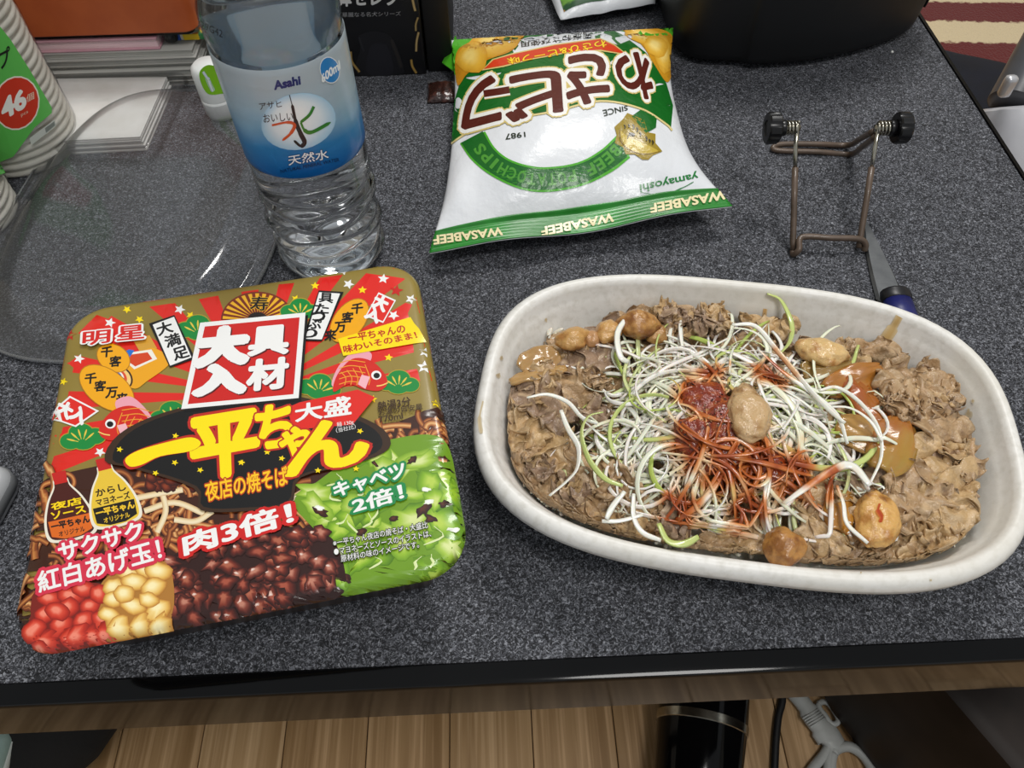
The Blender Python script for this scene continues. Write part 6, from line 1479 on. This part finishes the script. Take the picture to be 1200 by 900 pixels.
tube('latch_loop', spline([zS(878, 100, .008), zS(905, 90, .008), zS(935, 110, .008), zS(968, 165, .008), zS(962, 190, .008), zS(935, 190, .008), zS(905, 150, .008), zS(885, 125, .008)], 5, True) + [zS(878, 100, .008)], .0026, sg, sc_, 10)
V, F = slab([zS(735, 10, 0), zS(765, 0, 0), zS(640, -330, 0), zS(632, -330, 0)], FLZ + .004, FLZ + .0065); mk('blade', V, F, steel, sc_, False)
# black cable
cb = mk('power_cable', *sweep(spline([floor_at(914, 760, .004), floor_at(917, 815, .004), floor_at(912, 840, .004), floor_at(909, 870, .004), floor_at(907, 910, .004), floor_at(903, 960, .004)], 6), .0036, .0030, 10), pm('black_cable', '#0b0b0c', .5, vary=[(60, '#111113', .4, .6)])); tag(cb, 'black power cable running along the floor boards', 'cable')
# dark glossy bin lying at the right
smk = pm('smoky_brown_plastic', '#1a1411', .4, spec=.12, coat=.0, coat_rough=.2, vary=[(14, '#2c231e', .4, .7)])
bn = thing('waste_bin', 'dark brown plastic bin on the floor beside the scissors', 'bin', tuple(floor_at(1130, 880)))
b0_, b1_ = floor_at(1075, 880, .10), floor_at(1240, 760, .115); db = (b1_ - b0_); Lb = .30; db.normalize(); db.z = 0; Mb = Matrix.Translation(b0_) @ db.to_track_quat('Z', 'Y').to_matrix().to_4x4()
def rb(hx, hy, r): return rrect(hx, hy, r)
V, F = rings(lambda d: rrect(.085 - d, .095 - d, .03)(0), [(.02, 0), (.004, .002), (0, .012), (-.006, .15), (-.012, Lb - .012), (-.016, Lb - .008), (-.016, Lb), (-.010, Lb), (-.008, Lb - .01), (.004, .012), (.02, .010)], True, True); o = mk('bin_body', *xf((V, F), Mb), smk, bn); autos(o, .8)
V, F = rings(lambda d: rrect(.085 - d, .095 - d, .03)(0), [(-.0165, Lb - .010), (-.0195, Lb - .008), (-.0195, Lb - .001), (-.0165, Lb + .001)], False, False); mk('bin_rim', *xf((V, F), Mb), pm('black_rim', '#0a0909', .15, coat=.5, vary=[(20, '#100e0e', .4, .6)]), bn)
# dark bag under the left of the table
dkm = pm('dark_cloth_bag', '#0b0a0a', .85, vary=[(12, '#151211', .4, .7)], bump=[(60, .4, .004), (500, .2, .0008)])
bm = bmesh.new(); bmesh.ops.create_uvsphere(bm, u_segments=48, v_segments=24, radius=1); cd_ = floor_at(40, 870, .06)
for v in bm.verts:
    p = v.co; q = Vector((p.x * .245, p.y * .17, p.z * .085 * (1 + .15 * noise.noise(p * 2)))); v.co = Vector((cd_.x - .165, cd_.y + .05, FLZ + .084)) + q * (1 + .06 * noise.noise(p * 2.3))
    v.co.z = max(v.co.z, FLZ + .0005)
o = from_bm('cloth_bag', bm, dkm, sharp=3); tag(o, 'slumped black cloth bag on the floor under the table', 'bag')
# pale teal box by the table's front left
tl_ = thing('teal_bag', 'small pale teal plastic bag resting on the black cloth bag', 'bag', tuple(at(-30, 880, -.335)))
tm = pm('pale_teal_plastic', '#8fa8a2', .4, coat=.2, vary=[(25, '#a3bab4', .4, .7)], bump=[(60, .4, .003)])
p0 = at(4, 872, -.285)
V, F = rings(rrect(.045, .022, .012, p0.x - .045, p0.y - .006), [(.010, -.335), (.007, -.333), (.002, -.31), (0, -.294), (.003, -.287), (.010, -.284), (.016, -.283)]); o = mk('bag_body', V, F, tm, tl_); autos(o, .9)
mk('bag_hem', *rings(rrect(.045, .022, .012, p0.x - .045, p0.y - .006), [(.0022, -.306), (.0006, -.305), (-.0006, -.295), (.001, -.294)], False, False), pm('white_hem', '#c9d2ce', .45, vary=[(25, '#bcc6c2', .4, .6)]), tl_)
# thin black leads by the bin
for k, dx_ in enumerate((0, 9)):
    o = mk('thin_lead', *sweep(spline([floor_at(1172 + dx_, 880, .003), floor_at(1176 + dx_, 893, .003), floor_at(1182 + dx_, 915, .003), floor_at(1186 + dx_, 950, .003)], 5), .0018, .0018, 8), pm('black_lead', '#0a0a0a', .45, vary=[(60, '#101010', .4, .6)])); tag(o, 'thin black lead on the floor beside the dark bin', 'cable', 'thin leads beside the bin')
# breadcrumb on the table
o = mk('white_crumb', *(lambda c: ([Vector((c.x + .0012 * math.cos(a) * s, c.y + .0012 * math.sin(a) * s, z)) for z, s in ((.0003, .8), (.001, 1), (.0018, .5)) for a in [i * math.pi / 4 for i in range(8)]], [tuple(range(7, -1, -1)), tuple(range(16, 24))] + [(r * 8 + i, r * 8 + (i + 1) % 8, r * 8 + 8 + (i + 1) % 8, r * 8 + 8 + i) for r in range(2) for i in range(8)]))(at(1045, 62, 0)), pm('crumb', '#e8e8e4', .7, vary=[(60, '#dcdcd8', .4, .6)])); tag(o, 'tiny white crumb on the speckled table top', 'crumb')
# ------------------------------------------------------------------ put the floor at height zero
for o in list(scene.objects):
    if o.parent is None: o.location.z -= FLZ
